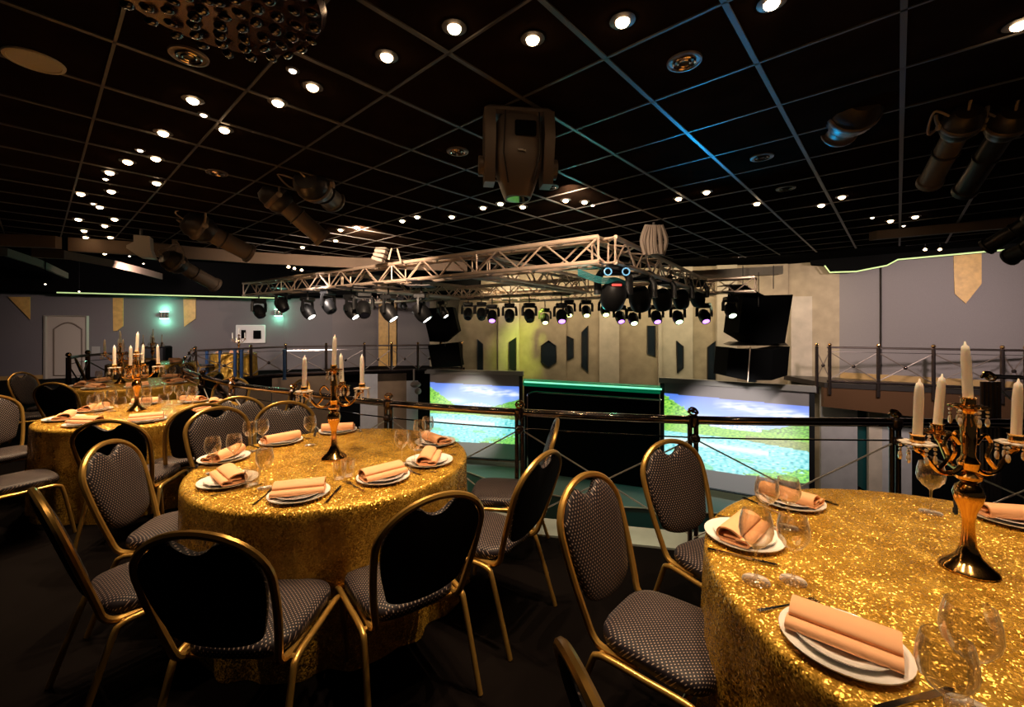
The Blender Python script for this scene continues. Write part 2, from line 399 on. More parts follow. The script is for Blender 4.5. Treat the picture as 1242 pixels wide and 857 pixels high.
# pit side walls below the balconies
cols = ['brownp', 'blackmat', 'plasterg', 'brownp', 'plasterg', 'blackmat']
pxs = [330, 412, 437, 458, 493, 507, 560]
def fy(px):
    t = (px-HX)/F
    for i in range(len(FAR)-1):
        A, B = Vector(FAR[i]), Vector(FAR[i+1]); D = B-A; den = D.x-t*D.y
        if abs(den) < 1e-6: continue
        s = (t*A.y-A.x)/den
        if -.001 <= s <= 1.001: return A+D*s
    return Vector(FAR[-1])
for i in range(6):
    a = fy(pxs[i]); b = fy(pxs[i+1]); wall('wall_pit_left', a, b, -4.3, -.08, M[cols[i]], .12)
wall('wall_pit_left', (-8.9, 12.05), (-7.75, 13.8), -4.3, -.35, M['brownp'], .12)
wall('wall_pit_left', (-5.6, 7.4), (-8.9, 12.0), -4.3, -.35, M['brownp'], -.12)
BR = [(9.0, 12.35), (10.4, 11.7), (11.4, 11.25), (12.4, 10.8), (13.9, 10.2)]          # right balcony edge
mb = MB(); mb.prism([(x, y, -.02) for x, y in BR]+[(14.5, 10.4, -.02), (13.7, 11, -.02), (10.4, 13.7, -.02), (9.0, 14.2, -.02)], (0, 0, -.14)); struct(mb.build('floor', M['fixt'], smooth=False))
mb = MB()
for i in range(4):
    a, b = BR[i], BR[i+1]; z = [-.72, -.80, -.88, -.97, -1.05]
    mb.prism([(a[0], a[1]+.03, -.16), (b[0], b[1]+.03, -.16), (b[0], b[1]+.03, z[i+1]), (a[0], a[1]+.03, z[i])], (0, .1, 0))
struct(mb.build('trim_3', M['fascia'], smooth=False))
wall('wall_pit_right', atY(996, 0, 12.9).to_2d(), atY(1040, 0, 12.6).to_2d(), -4.3, -.2, M['plasterg'])
wall('wall_pit_right', atY(1054, 0, 12.5).to_2d(), atY(1070, 0, 12.4).to_2d(), -4.3, -.2, M['plaster2'])
wall('wall_pit_right', atY(1070, 0, 12.4).to_2d(), atY(1106, 0, 12.1).to_2d(), -4.3, -.2, M['plasterg'])
wall('wall_pit_right', atY(1106, 0, 12.1).to_2d(), atY(1260, 0, 11).to_2d(), -4.3, -.2, M['blackmat'])
struct(MB().prism([atY(1039, 492, 12.75), atY(1055, 492, 12.7), atY(1055, 598, 12.7), atY(1039, 588, 12.75)], (0, .05, 0)).build('window_10', M['teal'], smooth=False))

# ceilings: a suspended 60 cm tile ceiling with a higher black ceiling around it
CZ = 3.05
struct(MB().box((-2, 8, 3.75), (42, 30, .1)).build('ceiling', M['ceilfar'], smooth=False))
d1 = Vector((.669, .743, 0)); n1 = Vector((.743, -.669, 0))
TC = [(-9, -3), (-9, 6.3), (-7.3, 7.0), (-6.6, 7.35), (-5.1, 8.3), (-3.3, 9.0), (-1.2, 9.6), (2.2, 9.3), (5.2, 9.0), (6.5, 8.0), (9.5, 6.6), (9.5, -3)]
mb = MB(); mb.prism([(x, y, CZ) for x, y in TC], (0, 0, .12)); struct(mb.build('ceiling', M['ceil'], smooth=False))
def inside(x, y):
    c = False; n = len(TC)
    for i in range(n):
        x1, y1 = TC[i]; x2, y2 = TC[(i+1) % n]
        if (y1 > y) != (y2 > y) and x < (x2-x1)*(y-y1)/(y2-y1)+x1: c = not c
    return c
def grid(u, v, c0, step, wdt, name, k0, k1):
    mb = MB()
    for k in range(k0, k1):
        c = c0+k*step; run = []
        for j in range(-120, 160):
            p = v*c+u*(j*.1)
            if inside(p.x, p.y) and p.y > -1: run.append(j*.1)
        if len(run) > 3:
            q0, q1 = v*c+u*run[0], v*c+u*run[-1]; h = v*wdt/2
            mb.prism([q0-h+Vector((0, 0, CZ-.008)), q1-h+Vector((0, 0, CZ-.008)), q1+h+Vector((0, 0, CZ-.008)), q0+h+Vector((0, 0, CZ-.008))], (0, 0, .02))
    struct(mb.build(name, M['grid'], smooth=False))
grid(d1, n1, .02, .6, .026, 'trim_4', -22, 16)
grid(n1, d1, .27, .6, .014, 'trim_5', -12, 24)
# tan bulkhead bands where the suspended ceiling steps down at the left
def band(pts, z0, z1, name, m):
    mb = MB()
    for i in range(len(pts)-1):
        a, b = Vector((*pts[i], z0)), Vector((*pts[i+1], z0))
        mb.prism([a, b, b+Vector((0, 0, z1-z0)), a+Vector((0, 0, z1-z0))], (-.02, .12, 0))
    struct(mb.build(name, m, smooth=False))
band([(-9.2, 6.35), (-7.35, 6.9)], 2.86, 3.08, 'trim_6', M['bulk'])
band([(-7.25, 7.0), (-6.4, 7.4), (-5.1, 8.35), (-3.3, 9.05), (-1.0, 9.6)], 2.83, 3.05, 'trim_7', M['bulk'])
band([(-8.96, 7.99), (-8.57, 8.2), (-8.75, 9.37), (-9.1, 10.4), (-9.6, 11.68)], 2.89, 3.05, 'trim_8', M['bulk'])
band([(-9.9, 7.5), (-9.3, 7.8), (-10.2, 9.2), (-12.0, 11.5)], 2.89, 3.04, 'trim_9', M['bulk'])
a = at(1065, 500, 0); 
band([(5.55, 6.52), (6.55, 5.84), (7.6, 5.2)], 2.92, 3.05, 'trim_10', M['bulk'])
mb = MB(); mb.prism([atY(840, 338, 12.4), atY(950, 332, 11.9), atY(950, 322, 11.9), atY(840, 328, 12.4)], (0, .3, 0)); struct(mb.build('trim_11', M['plaster2'], smooth=False))
# black soffit over the left wall with its light strip, and the stepped one over the right wall
mb = MB(); mb.prism([wl(-1.9, 2.6, 1.0), wl(1.30, 2.6, 1.0), wl(1.30, 2.6, -.05), wl(-1.9, 2.6, -.05)], (0, 0, 1.1))
mb.prism([(-9.0, 15.2, 2.62), (-1.2, 15.9, 2.9), (-1.2, 17.6, 2.9), (-9, 16.3, 2.62)], (0, 0, .9)); struct(mb.build('trim_12', M['ceilfar'], smooth=False))
struct(MB().tube([wl(0, 2.585, 1.0), wl(1.24, 2.585, 1.0)], .02, 6).build('trim_13', M['led']))
def rw(px, py, off=0):
    t = (px-HX)/F; A = Vector((10.35, 13.55)); D = Vector((13.6, 10.75))-A; s = (t*A.y-A.x)/(D.x-t*D.y); q = A+D*s
    nn = Vector((-.652, -.758)); q = q+nn*off
    k = q.y; return Vector((q.x, q.y, CH-(py-HY)*k/F))
prof = [(985, 322), (1003, 323), (1009, 331), (1040, 330), (1076, 323), (1089, 316), (1200, 306), (1262, 301)]
P = [rw(x, y, .12) for x, y in prof]
mb = MB(); mb.prism(P+[Vector((P[-1].x, P[-1].y, 3.72)), Vector((P[0].x, P[0].y, 3.72))], Vector((-.652, -.758, 0))*.35); struct(mb.build('trim_14', M['ceilfar'], smooth=False))
struct(MB().tube([p+Vector((-.3, -.33, -.02)) for p in P[1:]], .022, 6).build('trim_15', M['led']))
# skirting
mb = MB(); mb.prism([wl(-1.9, 0, .02), wl(-.045, 0, .02), wl(-.045, .12, .02), wl(-1.9, .12, .02)], (.02, -.03, 0)); struct(mb.build('baseboard_left', M['baseb'], smooth=False))
mb = MB(); mb.prism([(10.33, 13.5, -.02), (13.57, 10.7, -.02), (13.57, 10.7, .16), (10.33, 13.5, .16)], (-.02, -.03, 0)); struct(mb.build('baseboard_right', M['baseb'], smooth=False))

# door in the left wall
def wp(px, py, off=0):
    t = (px-HX)/F; D = WL1-WL0; s = (t*WL0.y-WL0.x)/(D.x-t*D.y); q = wl(s, 0, off); q.z = CH-(py-HY)*q.y/F; return q
nL = Vector((.43, -.90, 0))
dr = MB().prism([wp(57, 462.5, .03), wp(107, 460, .03), wp(107, 383.5, .03), wp(57, 383, .03)], nL*.04).build('door_1', M['doorw'], smooth=False); struct(dr)
mb = MB()
mb.tube([wp(57, 462, .08), wp(57, 383, .08), wp(107, 383.5, .08), wp(107, 459, .08)], .05, 4); mb.build('door_frame', M['doorw'], dr, smooth=False)
arch = [wp(67, 455, .09), wp(67, 399, .09)]+[wp(67+34*i/8, 399-8*math.sin(PI*i/8), .09) for i in range(1, 8)]+[wp(101, 399, .09), wp(101, 455, .09)]
MB().tube(arch, .022, 6, closed=True).build('panel_moulding', mat('door_moulding', (.16, .12, .09), .6), dr)
d2 = MB().prism([(-5.4, 17.35, 0), (-4.7, 17.38, 0), (-4.7, 17.38, 2.75), (-5.4, 17.35, 2.75)], (0, .06, 0)).build('door_2', M['ochre'], smooth=False); struct(d2)
MB().box((-4.98, 17.33, 1.37), (.03, .03, 2.7)).build('door_gap', M['fixt'], d2, smooth=False)
# light switch on the left wall
lsw = MB().prism([wp(112, 430, .02), wp(122, 430, .02), wp(122, 420, .02), wp(112, 420, .02)], nL*.03).build('wall_plate', M['grey_bk'], smooth=False)
tag(lsw, 'small pale square plate on the wall right of the cream door', 'wall plate')

def pennant(pts, fn, label):
    P = [fn(x, y, .04) for x, y in pts]
    o = MB().prism(P, (fn(0, 380, .08)-fn(0, 380, .04)) if fn is wp else Vector((-.026, -.03, 0))).build('wall_panel', M['ochre'], smooth=False)
    return tag(o, label, 'wall panel', 'ochre pointed wall panels')
pennant([(138, 361), (150.5, 361), (150.5, 395), (143, 401), (138.5, 401)], wp, 'narrow ochre pointed panel on the left wall between door and sconce')
pennant([(223, 361), (238, 361), (238, 386), (224, 396)], wp, 'slant-cut ochre panel on the left wall right of the green sconce')
pennant([(12, 360), (38, 360), (38, 387)], wp, 'dim ochre triangular panel high on the left wall, left of the door')
pennant([(1156, 308), (1190, 306), (1190, 344), (1171, 368), (1157.5, 356)], rw, 'large pale gold arrow-shaped panel hanging high on the right wall')

# green wall sconces
def sconce(px, py, off, label, fn=wp, pw=14):
    p = fn(px, py, off); s = empty('wall_sconce', p, label=label, cat='wall lamp', group='green glowing wall sconces')
    for k in (-1, 0, 1): MB().tube([(k*.10, 0, -.10), (k*.10, 0, .10)], .04, 10).build('metal_tube', M['chrome'], s)
    MB().box((0, 0, .12), (.26, .07, .012)).build('upper_lamp', M['sconce'], s, smooth=False)
    MB().box((0, 0, -.12), (.26, .07, .012)).build('lower_lamp', M['sconce'], s, smooth=False)
    for dz in (.2, -.2):
        l = lamp('POINT', p+nL*.05+Vector((0, 0, dz)), pw, (.25, 1, .65), shadow_soft_size=.05)
sconce(200.5, 382, .12, 'square sconce glowing green on the left wall between two ochre panels')
sconce(338, 379, .12, 'sconce glowing green at the wall corner behind the truss lights', pw=10)
# equipment panel
p = wp(304.5, 405, .05); dW = (WL1-WL0).normalized()
eb = empty('control_panel', p, math.atan2(dW.y, dW.x), 'white framed equipment panel with two dark openings on the far wall', 'panel')
MB().box((0, 0, 0), (.92, .08, .66), bev=.02).build('casing', M['white'], eb, smooth=False)
MB().box((-.22, -.05, .0), (.14, .04, .30)).build('dark_opening', M['blackmat'], eb, smooth=False)
MB().box((.2, -.05, -.02), (.24, .04, .30)).build('dark_opening', M['blackmat'], eb, smooth=False)

# ------------------------------------------------------------------ railings
def ball_ring(mb, p, r):
    mb.ball(p, r*.45, 10); mb.tube([p+Vector((math.cos(a)*r*1.05, math.sin(a)*r*1.05, math.sin(a*2)*r*.3)) for a in [2*PI*k/16 for k in range(16)]], r*.28, 6, closed=True)
    mb.tube([p+Vector((math.cos(a)*r, math.sin(a)*r*.5, math.sin(a)*r*.8)) for a in [2*PI*k/16 for k in range(16)]], r*.24, 6, closed=True)
def railing(pts, H, label, pts_post=None, near=True, down=0, group=None, r=.03, wire=True):
    P = [Vector((x, y, 0)) for x, y in pts]
    root = empty('balcony_railing', (0, 0, 0), label=label, cat='railing', group=group)
    sp = smooth_path([p+Vector((0, 0, H)) for p in P], 6 if len(P) > 2 else 1)
    MB().tube(sp, r, 12 if near else 8).build('handrail', M['chrome'] if near else M['satin'], root)
    if wire: MB().tube(smooth_path([p+Vector((0, 0, H-.125)) for p in P], 4), .006 if near else .008, 5).build('thin_rail', M['chrome'], root)
    Q = [Vector((x, y, 0)) for x, y in (pts_post or pts)]
    for p in Q:
        mb = MB()
        if near:
            for dx in (-.022, .022): mb.tube([p+Vector((dx, 0, 0)), p+Vector((dx, 0, H-.03))], .017, 10)
            mb.lathe([(.06, 0), (.06, .012), (.03, .02)], 14, p, cap=True)
            mb.lathe([(.034, H-.05), (.045, H-.02), (.045, H+.02), (.03, H+.035)], 12, p, cap=True)
        else: mb.tube([p+Vector((0, 0, -down)), p+Vector((0, 0, H+.02))], .045, 8)
        po = mb.build('post', M['postm'], root)
        mb = MB()
        if near:
            ball_ring(mb, p+Vector((0, 0, H+.062)), .03); mb.build('finial', M['brass'], po)
            mb = MB(); mb.ball(p+Vector((0, -.035, H-.125)), .036, 12); mb.build('knob', M['postm'], po)
        else: mb.ball(p+Vector((0, 0, H+.07)), .05, 8); mb.build('finial', M['brass'], po)
    BM = M['brace'] if near else M['fixt_lit']
    for i in range(len(Q)-1):
        a, b = Q[i], Q[i+1]; hi, lo = H-.13, .08
        rr = .006 if near else .014
        mb = MB(); mb.tube([a+Vector((0, -.01, hi)), b+Vector((0, -.01, lo))], rr, 5); mb.build('brace', BM, root)
        mb = MB(); mb.tube([a+Vector((0, .01, lo)), b+Vector((0, .01, hi))], rr, 5); mb.build('brace', BM, root)
        if not near: mb = MB(); mb.ball((a+b)/2+Vector((0, 0, (hi+lo)/2)), .05, 8); mb.build('brace_hub', M['postm'], root)
    if not near:
        MB().tube([p+Vector((0, 0, .03)) for p in P], .04, 6).build('bottom_rail', M['postm'], root)
    return root
railing(RAIL[:9], .92, 'long curved chrome railing with cross wires beside the dining tables', None, True)
railing(RAIL[8:], .92, 'railing leading away along the left aisle past the far tables', None, True)
railing(FAR, .92, 'far balcony railing at the left below the truss', FAR+[(-6.35, 14.65), (-4.35, 15.28), (-2.7, 15.62)] and [(-8.9, 12.05), (-8.1, 13.3), (-7.5, 14.2), (-6.35, 14.65), (-5.2, 15.1), (-4.3, 15.3), (-3.4, 15.48), (-2.6, 15.62), (-1.85, 15.8)], False)
railing([(9.05, 12.32), (11.35, 11.24), (12.4, 10.78), (13.8, 10.2)], 1.0, 'straight cross-braced railing of the right-hand balcony', [(8.85, 12.45), (9.1, 12.28), (10.1, 11.82), (11.15, 11.34), (12.35, 10.8), (12.75, 10.64), (13.8, 10.2)], False, .35)
# gate post cluster with rail end at the right
g = empty('gate_rail', (0, 0, 0), label='dark multi-tube rail post with brass finial behind the right candelabra', cat='railing')
gb = at(1200, 396+1.59*520/4.6, 0)
mb = MB()
for dx in (-.075, -.03, .015, .06, .10): mb.tube([gb+Vector((dx, 0, -.3)), gb+Vector((dx, 0, 1.0))], .02, 8)
mb.build('post', M['postm'], g)
mb = MB(); ball_ring(mb, gb+Vector((0, 0, 1.06)), .055); mb.build('finial', M['brass'], g)
MB().tube([gb+Vector((.0, 0, 1.06)), gb+Vector((1.6, -.1, 1.0))], .025, 8).build('handrail', M['chrome'], g)
MB().tube([gb+Vector((.08, 0, .95)), gb+Vector((.9, -.1, .1))], .008, 6).build('brace', M['brace'], g)
MB().tube([gb+Vector((.08, 0, .1)), gb+Vector((.9, -.1, .95))], .008, 6).build('brace', M['brace'], g)

# ------------------------------------------------------------------ stage pictures
def lerp(a, b, t): return tuple(a[i]*(1-t)+b[i]*t for i in range(3))
def landscape(u, v):
    v = .56+(v-.60)*1.1 if v > .60 else v*.56/.60
    n = noise.noise(Vector((u*22, v*30, 0))); n2 = noise.noise(Vector((u*60, v*70, 3))); nl = noise.noise(Vector((u*5, v*14, 9)))
    hl = .98-1.15*u+n*.04; hr = .60+(u-.72)*.55+n*.02 if u > .66 else 0
    if v > .56:
        if v < hl: return lerp((.03, .30, .02), (.42, .85, .10), .5+n2*1.3+n*.5)
        if u > .7 and v < hr+.0: return lerp((.02, .20, .03), (.26, .66, .08), .5+n2*1.3)
        mt = .60+.055*math.exp(-((u-.57)/.12)**2)+n*.02
        if v < mt: return lerp((.25, .42, .9), (.9, .95, 1), .5+n2*1.4)
        c = lerp((.30, .52, .98), (.09, .22, .80), (v-.56)/.44)
        n3 = noise.noise(Vector((u*9+v*6, v*34-u*7, 4)))
        cl = max(0, math.exp(-((v-(.89-.12*(u-.6)))/.065)**2)*min(1, max(0, (u-.36)/.12))*(.55+1.1*n3+.4*n)) + max(0, .6*math.exp(-((v-.68)/.05)**2)*math.exp(-((u-.33)/.1)**2))
        return lerp(c, (.85, .93, 1), min(1, cl))
    if v > .44-.12*max(0, u-.55):
        return lerp((.06, .38, .03), (.40, .75, .08), .5+n2) if u < .6 or v > .5 else lerp((.10, .20, .05), (.35, .45, .12), .5+n2)
    if v < .45*(u-.62)+n*.08: return lerp((.03, .32, .10), (.38, .90, .12), .5+n2*1.4)
    n4 = noise.noise(Vector((u*34, v*95, 6)))
    c = lerp((.04, .50, .55), (.42, .95, .93), .5+n4*1.3+n2*.5)
    band_ = math.exp(-((v-(.34-.05*u))/.035)**2)*(1 if u < .75 else 0)
    if nl > .28 and v < .22: c = lerp(c, (.10, .55, .15), .6)
    return lerp(c, (.75, .98, .95), min(1, band_*.9))
def screen_mat():
    m, t, p = nt('projection_screen_picture')
    a = t.nodes.new('ShaderNodeAttribute'); a.attribute_name = 'pic'
    p.inputs['Base Color'].default_value = (.34, .31, .31, 1); p.inputs['Roughness'].default_value = .8
    t.links.new(a.outputs['Color'], p.inputs['Emission Color']); p.inputs['Emission Strength'].default_value = 1.1
    return m
SM = screen_mat()
def screen(A, B, z0, z1, label, name='projection_screen'):
    root = empty(name, (A[0], A[1], z0), label=label, cat='projection screen', group='projection screens beside the stage')
    inv = Matrix.Translation((-A[0], -A[1], -z0))
    a, b = Vector((*A, 0)), Vector((*B, 0)); nu, nv = 170, 130; vs = []; colr = []
    for j in range(nv+1):
        for i in range(nu+1):
            u, v = i/nu, j/nv; p = a.lerp(b, u); p.z = z0+(z1-z0)*v; vs.append(p)
            lo = .165+.02*u; hi = .895-.025*u
            colr.append((*landscape(u, (v-lo)/(hi-lo)), 1) if lo < v < hi else (0, 0, 0, 1))
    fs = [(j*(nu+1)+i, j*(nu+1)+i+1, (j+1)*(nu+1)+i+1, (j+1)*(nu+1)+i) for j in range(nv) for i in range(nu)]
    me = bpy.data.meshes.new('canvas'); me.from_pydata(vs, [], fs); me.materials.append(SM)
    at_ = me.color_attributes.new('pic', 'FLOAT_COLOR', 'POINT')
    for i, c in enumerate(colr): at_.data[i].color = c
    o = bpy.data.objects.new('canvas', me); COL.objects.link(o); o.parent = root; o.matrix_parent_inverse = inv
    d = (b-a).normalized(); nn = Vector((d.y, -d.x, 0)); nn = nn if nn.y < 0 else -nn
    q = MB(); q.prism([a+Vector((0, 0, z0-.02))-nn*.02, b+Vector((0, 0, z0-.02))-nn*.02, b+Vector((0, 0, z1))-nn*.02, a+Vector((0, 0, z1))-nn*.02], -nn*.03)
    for e, s in ((a, -1), (b, 1)): q.prism([e+Vector((0, 0, z0-.02)), e+d*s*.12+Vector((0, 0, z0-.02)), e+d*s*.12+Vector((0, 0, z1)), e+Vector((0, 0, z1))], nn*.03)
    o = q.build('border', M['canvas_frame'], root, smooth=False); o.matrix_parent_inverse = inv
    q = MB(); q.tube([a-d*.15+Vector((0, 0, z1+.09)), b+d*.15+Vector((0, 0, z1+.09))], .11, 4)
    o = q.build('roller_case', M['grey_bk'], root, smooth=False); o.matrix_parent_inverse = inv
    q = MB(); q.tube([a+Vector((0, 0, z0-.03)), b+Vector((0, 0, z0-.03))], .03, 8)
    o = q.build('bottom_bar', M['canvas_frame'], root); o.matrix_parent_inverse = inv
screen((-3.16, 15.6), (.25, 14.9), -3.03, -.12, 'left projection screen showing a green valley and turquoise lake')
screen((4.62, 13.0), (7.76, 11.2), -3.05, -.12, 'right projection screen showing the same valley and lake')
# black LED wall between the screens with its green tube
root = empty('stage_backdrop', (2.5, 13.9, -3.4), label='tall black backdrop wall with green neon tube between the two screens', cat='backdrop')
inv = Matrix.Translation((-2.5, -13.9, 3.4))
A, B = Vector((.42, 14.85, 0)), Vector((4.5, 13.1, 0))
def addp(q, n, m, smooth=True): o = q.build(n, m, root, smooth=smooth); o.matrix_parent_inverse = inv; return o
addp(MB().prism([A+Vector((0, 0, -3.39)), B+Vector((0, 0, -3.39)), B+Vector((0, 0, -.42)), A+Vector((0, 0, -.42))], (.1, .25, 0)), 'panel', M['blackmat'], False)
addp(MB().tube([A+Vector((0, -.1, -.32)), B+Vector((0, -.1, -.32))], .13, 12), 'tube_casing', M['neonb'])
addp(MB().tube([A+Vector((0, -.22, -.29)), B+Vector((0, -.22, -.29))], .03, 8), 'neon_tube', M['neon'])
addp(MB().tube(smooth_path([A+Vector((.12, -.2, -3.3)), A+Vector((.12, -.2, -1.0)), A+Vector((.14, -.2, -.72)), A+Vector((.4, -.3, -.62)), A+Vector((.8, -.5, -.62)), B+Vector((0, -.2, -.62))], 5), .03, 8), 'chrome_pipe', M['chrome'])

# ------------------------------------------------------------------ truss ring
def beam(P, Q, root, name, s=.34, pitch=.42):
    P, Q = Vector(P), Vector(Q); d = (Q-P); L_ = d.length; d.normalize(); w_ = Vector((-d.y, d.x, 0))*s/2; h = Vector((0, 0, s/2))
    mb = MB(); C = [w_+h, w_-h, -w_-h, -w_+h]
    for c in C: mb.tube([P+c, Q+c], .034, 8)
    o = mb.build(name, M['alu'], root)
    mb = MB(); n = max(2, int(L_/pitch))
    for f in range(4):
        a, b = C[f], C[(f+1) % 4]
        for i in range(n):
            t0, t1 = i/n, (i+1)/n; p0 = P+d*L_*t0; p1 = P+d*L_*t1
            mb.tube([p0+(a if i % 2 == 0 else b), p1+(b if i % 2 == 0 else a)], .015, 5)
            if i % 5 == 0: mb.tube([p0+a, p0+b], .015, 5)
        mb.tube([P+d*L_*.999+a, P+d*L_*.999+b], .015, 5)
    mb.build('lattice', M['alu'], o); return o
tr = empty('lighting_truss', (0, 0, 0), label='rectangular silver lighting truss hanging over the stage pit', cat='truss')
C1 = Vector((1.27, 5.95, 2.64)); u = Vector((-.812, .584, 0)); v = Vector((.564, .826, 0))
beam(C1, C1+u*10.8, tr, 'front_beam'); beam(C1, C1+v*7.7, tr, 'side_beam'); 
beam(C1+v*4.4+u*2.4, C1+v*4.4+u*11.4, tr, 'inner_beam'); beam(C1+v*6.6-u*1.3, C1+v*6.6+u*7.4, tr, 'rear_beam')
beam(C1+v*.2+u*6.4, C1+v*6.5+u*6.4, tr, 'cross_beam'); beam(C1+v*.2+u*2.4, C1+v*4.4+u*2.4, tr, 'cross_beam')
# hoists and cable bundles on the ceiling
def hoist(px, y0, y1, Y, label):
    a, b = atY(px, y0, Y), atY(px, y1, Y); root = empty('cable_bundle', b, label=label, cat='cable bundle'); h = a.z-b.z
    for k in range(9):
        x = (k-4)*.032
        MB().tube(smooth_path([(x, rnd.uniform(-.05, .05), 0), (x*1.15+rnd.uniform(-.03, .03), .0, h*.5), (x*.8, 0, h)], 4), .03, 6).build('cable', M['bagc'], root)
    MB().tube([(0, 0, h), (0, 0, CZ-b.z)], .02, 6).build('hanging_rod', M['fixt'], root)
hoist(793, 273, 309, 6.0, 'hanging grey cable bundle above the right side of the truss')
# small hung line array above the front beam
la = empty('line_array', atY(468, 318, 8.0), label='small curved line of speakers standing above the front truss beam', cat='speaker')
for k in range(6):
    MB().box((-.10-.012*k*k*.3+.05, 0, .42-.075*k), (.20, .22, .065), Matrix.Rotation(.10*k-.2, 3, 'Y'), bev=.01).build('speaker_cabinet', M['bagc'], la, smooth=False)
MB().tube([(.28, 0, 0), (.16, 0, .45), (.05, 0, .05)], .02, 6).build('bracket', M['alu'], la)
MB().tube([(0, 0, .45), (0, 0, 3.68-la.location.z)], .012, 6).build('hanging_rod', M['fixt'], la)

# ------------------------------------------------------------------ moving heads below the truss
def make_head(lens, name='moving_head_light'):
    def f():
        r = empty(name)
        MB().box((0, 0, -.05), (.30, .24, .10), bev=.02).build('base', M['black'], r, smooth=False)
        MB().tube([(-.16, 0, -.09), (-.19, 0, -.16), (-.19, 0, -.36)], .03, 6, sq=1.4).tube([(.16, 0, -.09), (.19, 0, -.16), (.19, 0, -.36)], .03, 6, sq=1.4).box((0, 0, -.115), (.34, .10, .04)).build('yoke', M['black'], r)
        R = Matrix.Rotation(math.radians(-38), 3, 'X')
        h = MB().lathe([(.001, .17), (.09, .165), (.135, .10), (.15, 0), (.145, -.10), (.12, -.17), (.115, -.19), (.09, -.19)], 18, (0, 0, -.34), R=R).build('head', M['black'], r)
        MB().lathe([(.0005, -.188), (.088, -.188)], 18, (0, 0, -.34), R=R).build('lens', M[lens], h)
        return r
    return f
kinds = {k: Proto(make_head(k)) for k in ('lw', 'ly', 'lg', 'lp', 'lens')}
desc = {'lw': 'glowing white', 'ly': 'glowing yellow-green', 'lg': 'glowing pale green', 'lp': 'glowing violet', 'lens': 'unlit'}
heads = [(314, 381, 12.6, 'lens', .2), (341, 373, 14.0, 'lens', .5), (373, 381, 10.8, 'lw', .5), (398, 374, 14, 'lens', .3), (426, 380, 9.7, 'lw', .5), (441, 378, 13, 'lens', -.4),
         (471, 382, 10.5, 'lw', .5), (489, 377, 14, 'lens', .4), (511, 382, 10.5, 'lw', .6), (537, 382, 11, 'lw', .4), (568, 384, 13, 'lens', 0), (584, 384, 12.0, 'lens', .1), (597, 387, 12.5, 'lp', 0),
         (618, 386, 13.2, 'lens', 0), (642, 386, 12.8, 'lens', .2), (661, 390, 13.0, 'ly', 0), (681, 387, 12, 'lp', 0), (752, 388, 10.5, 'lp', .1), (768, 390, 12.6, 'lg', 0), (796, 388, 10.6, 'lp', 0),
         (822, 388, 12.6, 'lg', 0), (854, 387, 10.8, 'lp', 0), (886, 380, 11.6, 'lg', 0), (690, 381, 15.6, 'ly', 0), (711, 381, 15.6, 'ly', 0), (734, 380, 15.6, 'ly', 0)]
cnt = {}
hs = sorted(heads)
BEAMS = [(C1, u, 0, 10.8), (C1, v, .3, 7.7), (C1+v*4.4, u, 2.4, 11.4), (C1+v*6.6, u, -1.3, 7.4)]
def snap(px, Y):
    t = (px-HX)/F; best = None
    for A, D, lo, hi in BEAMS:
        s = (t*A.y-A.x)/(D.x-t*D.y)
        if lo <= s <= hi:
            y = A.y+D.y*s
            if best is None or abs(y-Y) < abs(best-Y): best = y
    return best or Y
for i, (px, py, Y, k, rz) in enumerate(hs):
    Y = snap(px, Y)
    p = atY(px, py-4, Y); p.z += .34
    nb = 'leftmost of the row' if i == 0 else None
    cnt[k] = cnt.get(k, 0)+1
    tot = sum(1 for h in hs if h[3] == k)
    ordn = ['first', 'second', 'third', 'fourth', 'fifth', 'sixth', 'seventh', 'eighth', 'ninth', 'tenth', 'eleventh', 'twelfth', 'thirteenth'][cnt[k]-1]
    o = kinds[k].place(p, rz+(.9 if px < 560 else 0), '%s %s moving head from the left under the truss' % (ordn, desc[k]), 'stage light', 'moving heads under the truss')
    if Y > 15: o.scale = (.8, .8, .8)
    hh = max(.02, (2.455-p.z)/o.scale.z); MB().tube([(0, 0, 0), (0, 0, hh)], .018, 6).box((0, 0, hh), (.46, .46, .02)).build('clamp_rod', M['fixt'], o)
# larger black heads crowded below the right beam
def big_head():
    r = empty('moving_head_light')
    MB().box((0, 0, -.06), (.42, .34, .12), bev=.03).build('base', M['black'], r, smooth=False)
    MB().tube([(-.2, 0, -.1), (-.27, 0, -.2), (-.27, 0, -.48)], .045, 8, sq=1.5).tube([(.2, 0, -.1), (.27, 0, -.2), (.27, 0, -.48)], .045, 8, sq=1.5).box((0, 0, -.13), (.46, .12, .05)).build('yoke', M['black'], r)
    h = MB().lathe([(.001, .22), (.15, .2), (.21, .1), (.22, -.05), (.19, -.2), (.16, -.25), (.001, -.25)], 20, (0, 0, -.48), R=Matrix.Rotation(.5, 3, 'X')).build('head', M['black'], r)
    for sx in (-.15, .15): MB().tube([(sx+.06*math.cos(a), -.25, -.12+.06*math.sin(a)) for a in [2*PI*k/14 for k in range(14)]], .012, 5, closed=True).build('ring_light', M['lblue'], r)
    MB().box((0, -.235, -.34), (.16, .02, .035)).build('display', M['lred'], r, smooth=False)
    return r
bh = Proto(big_head)
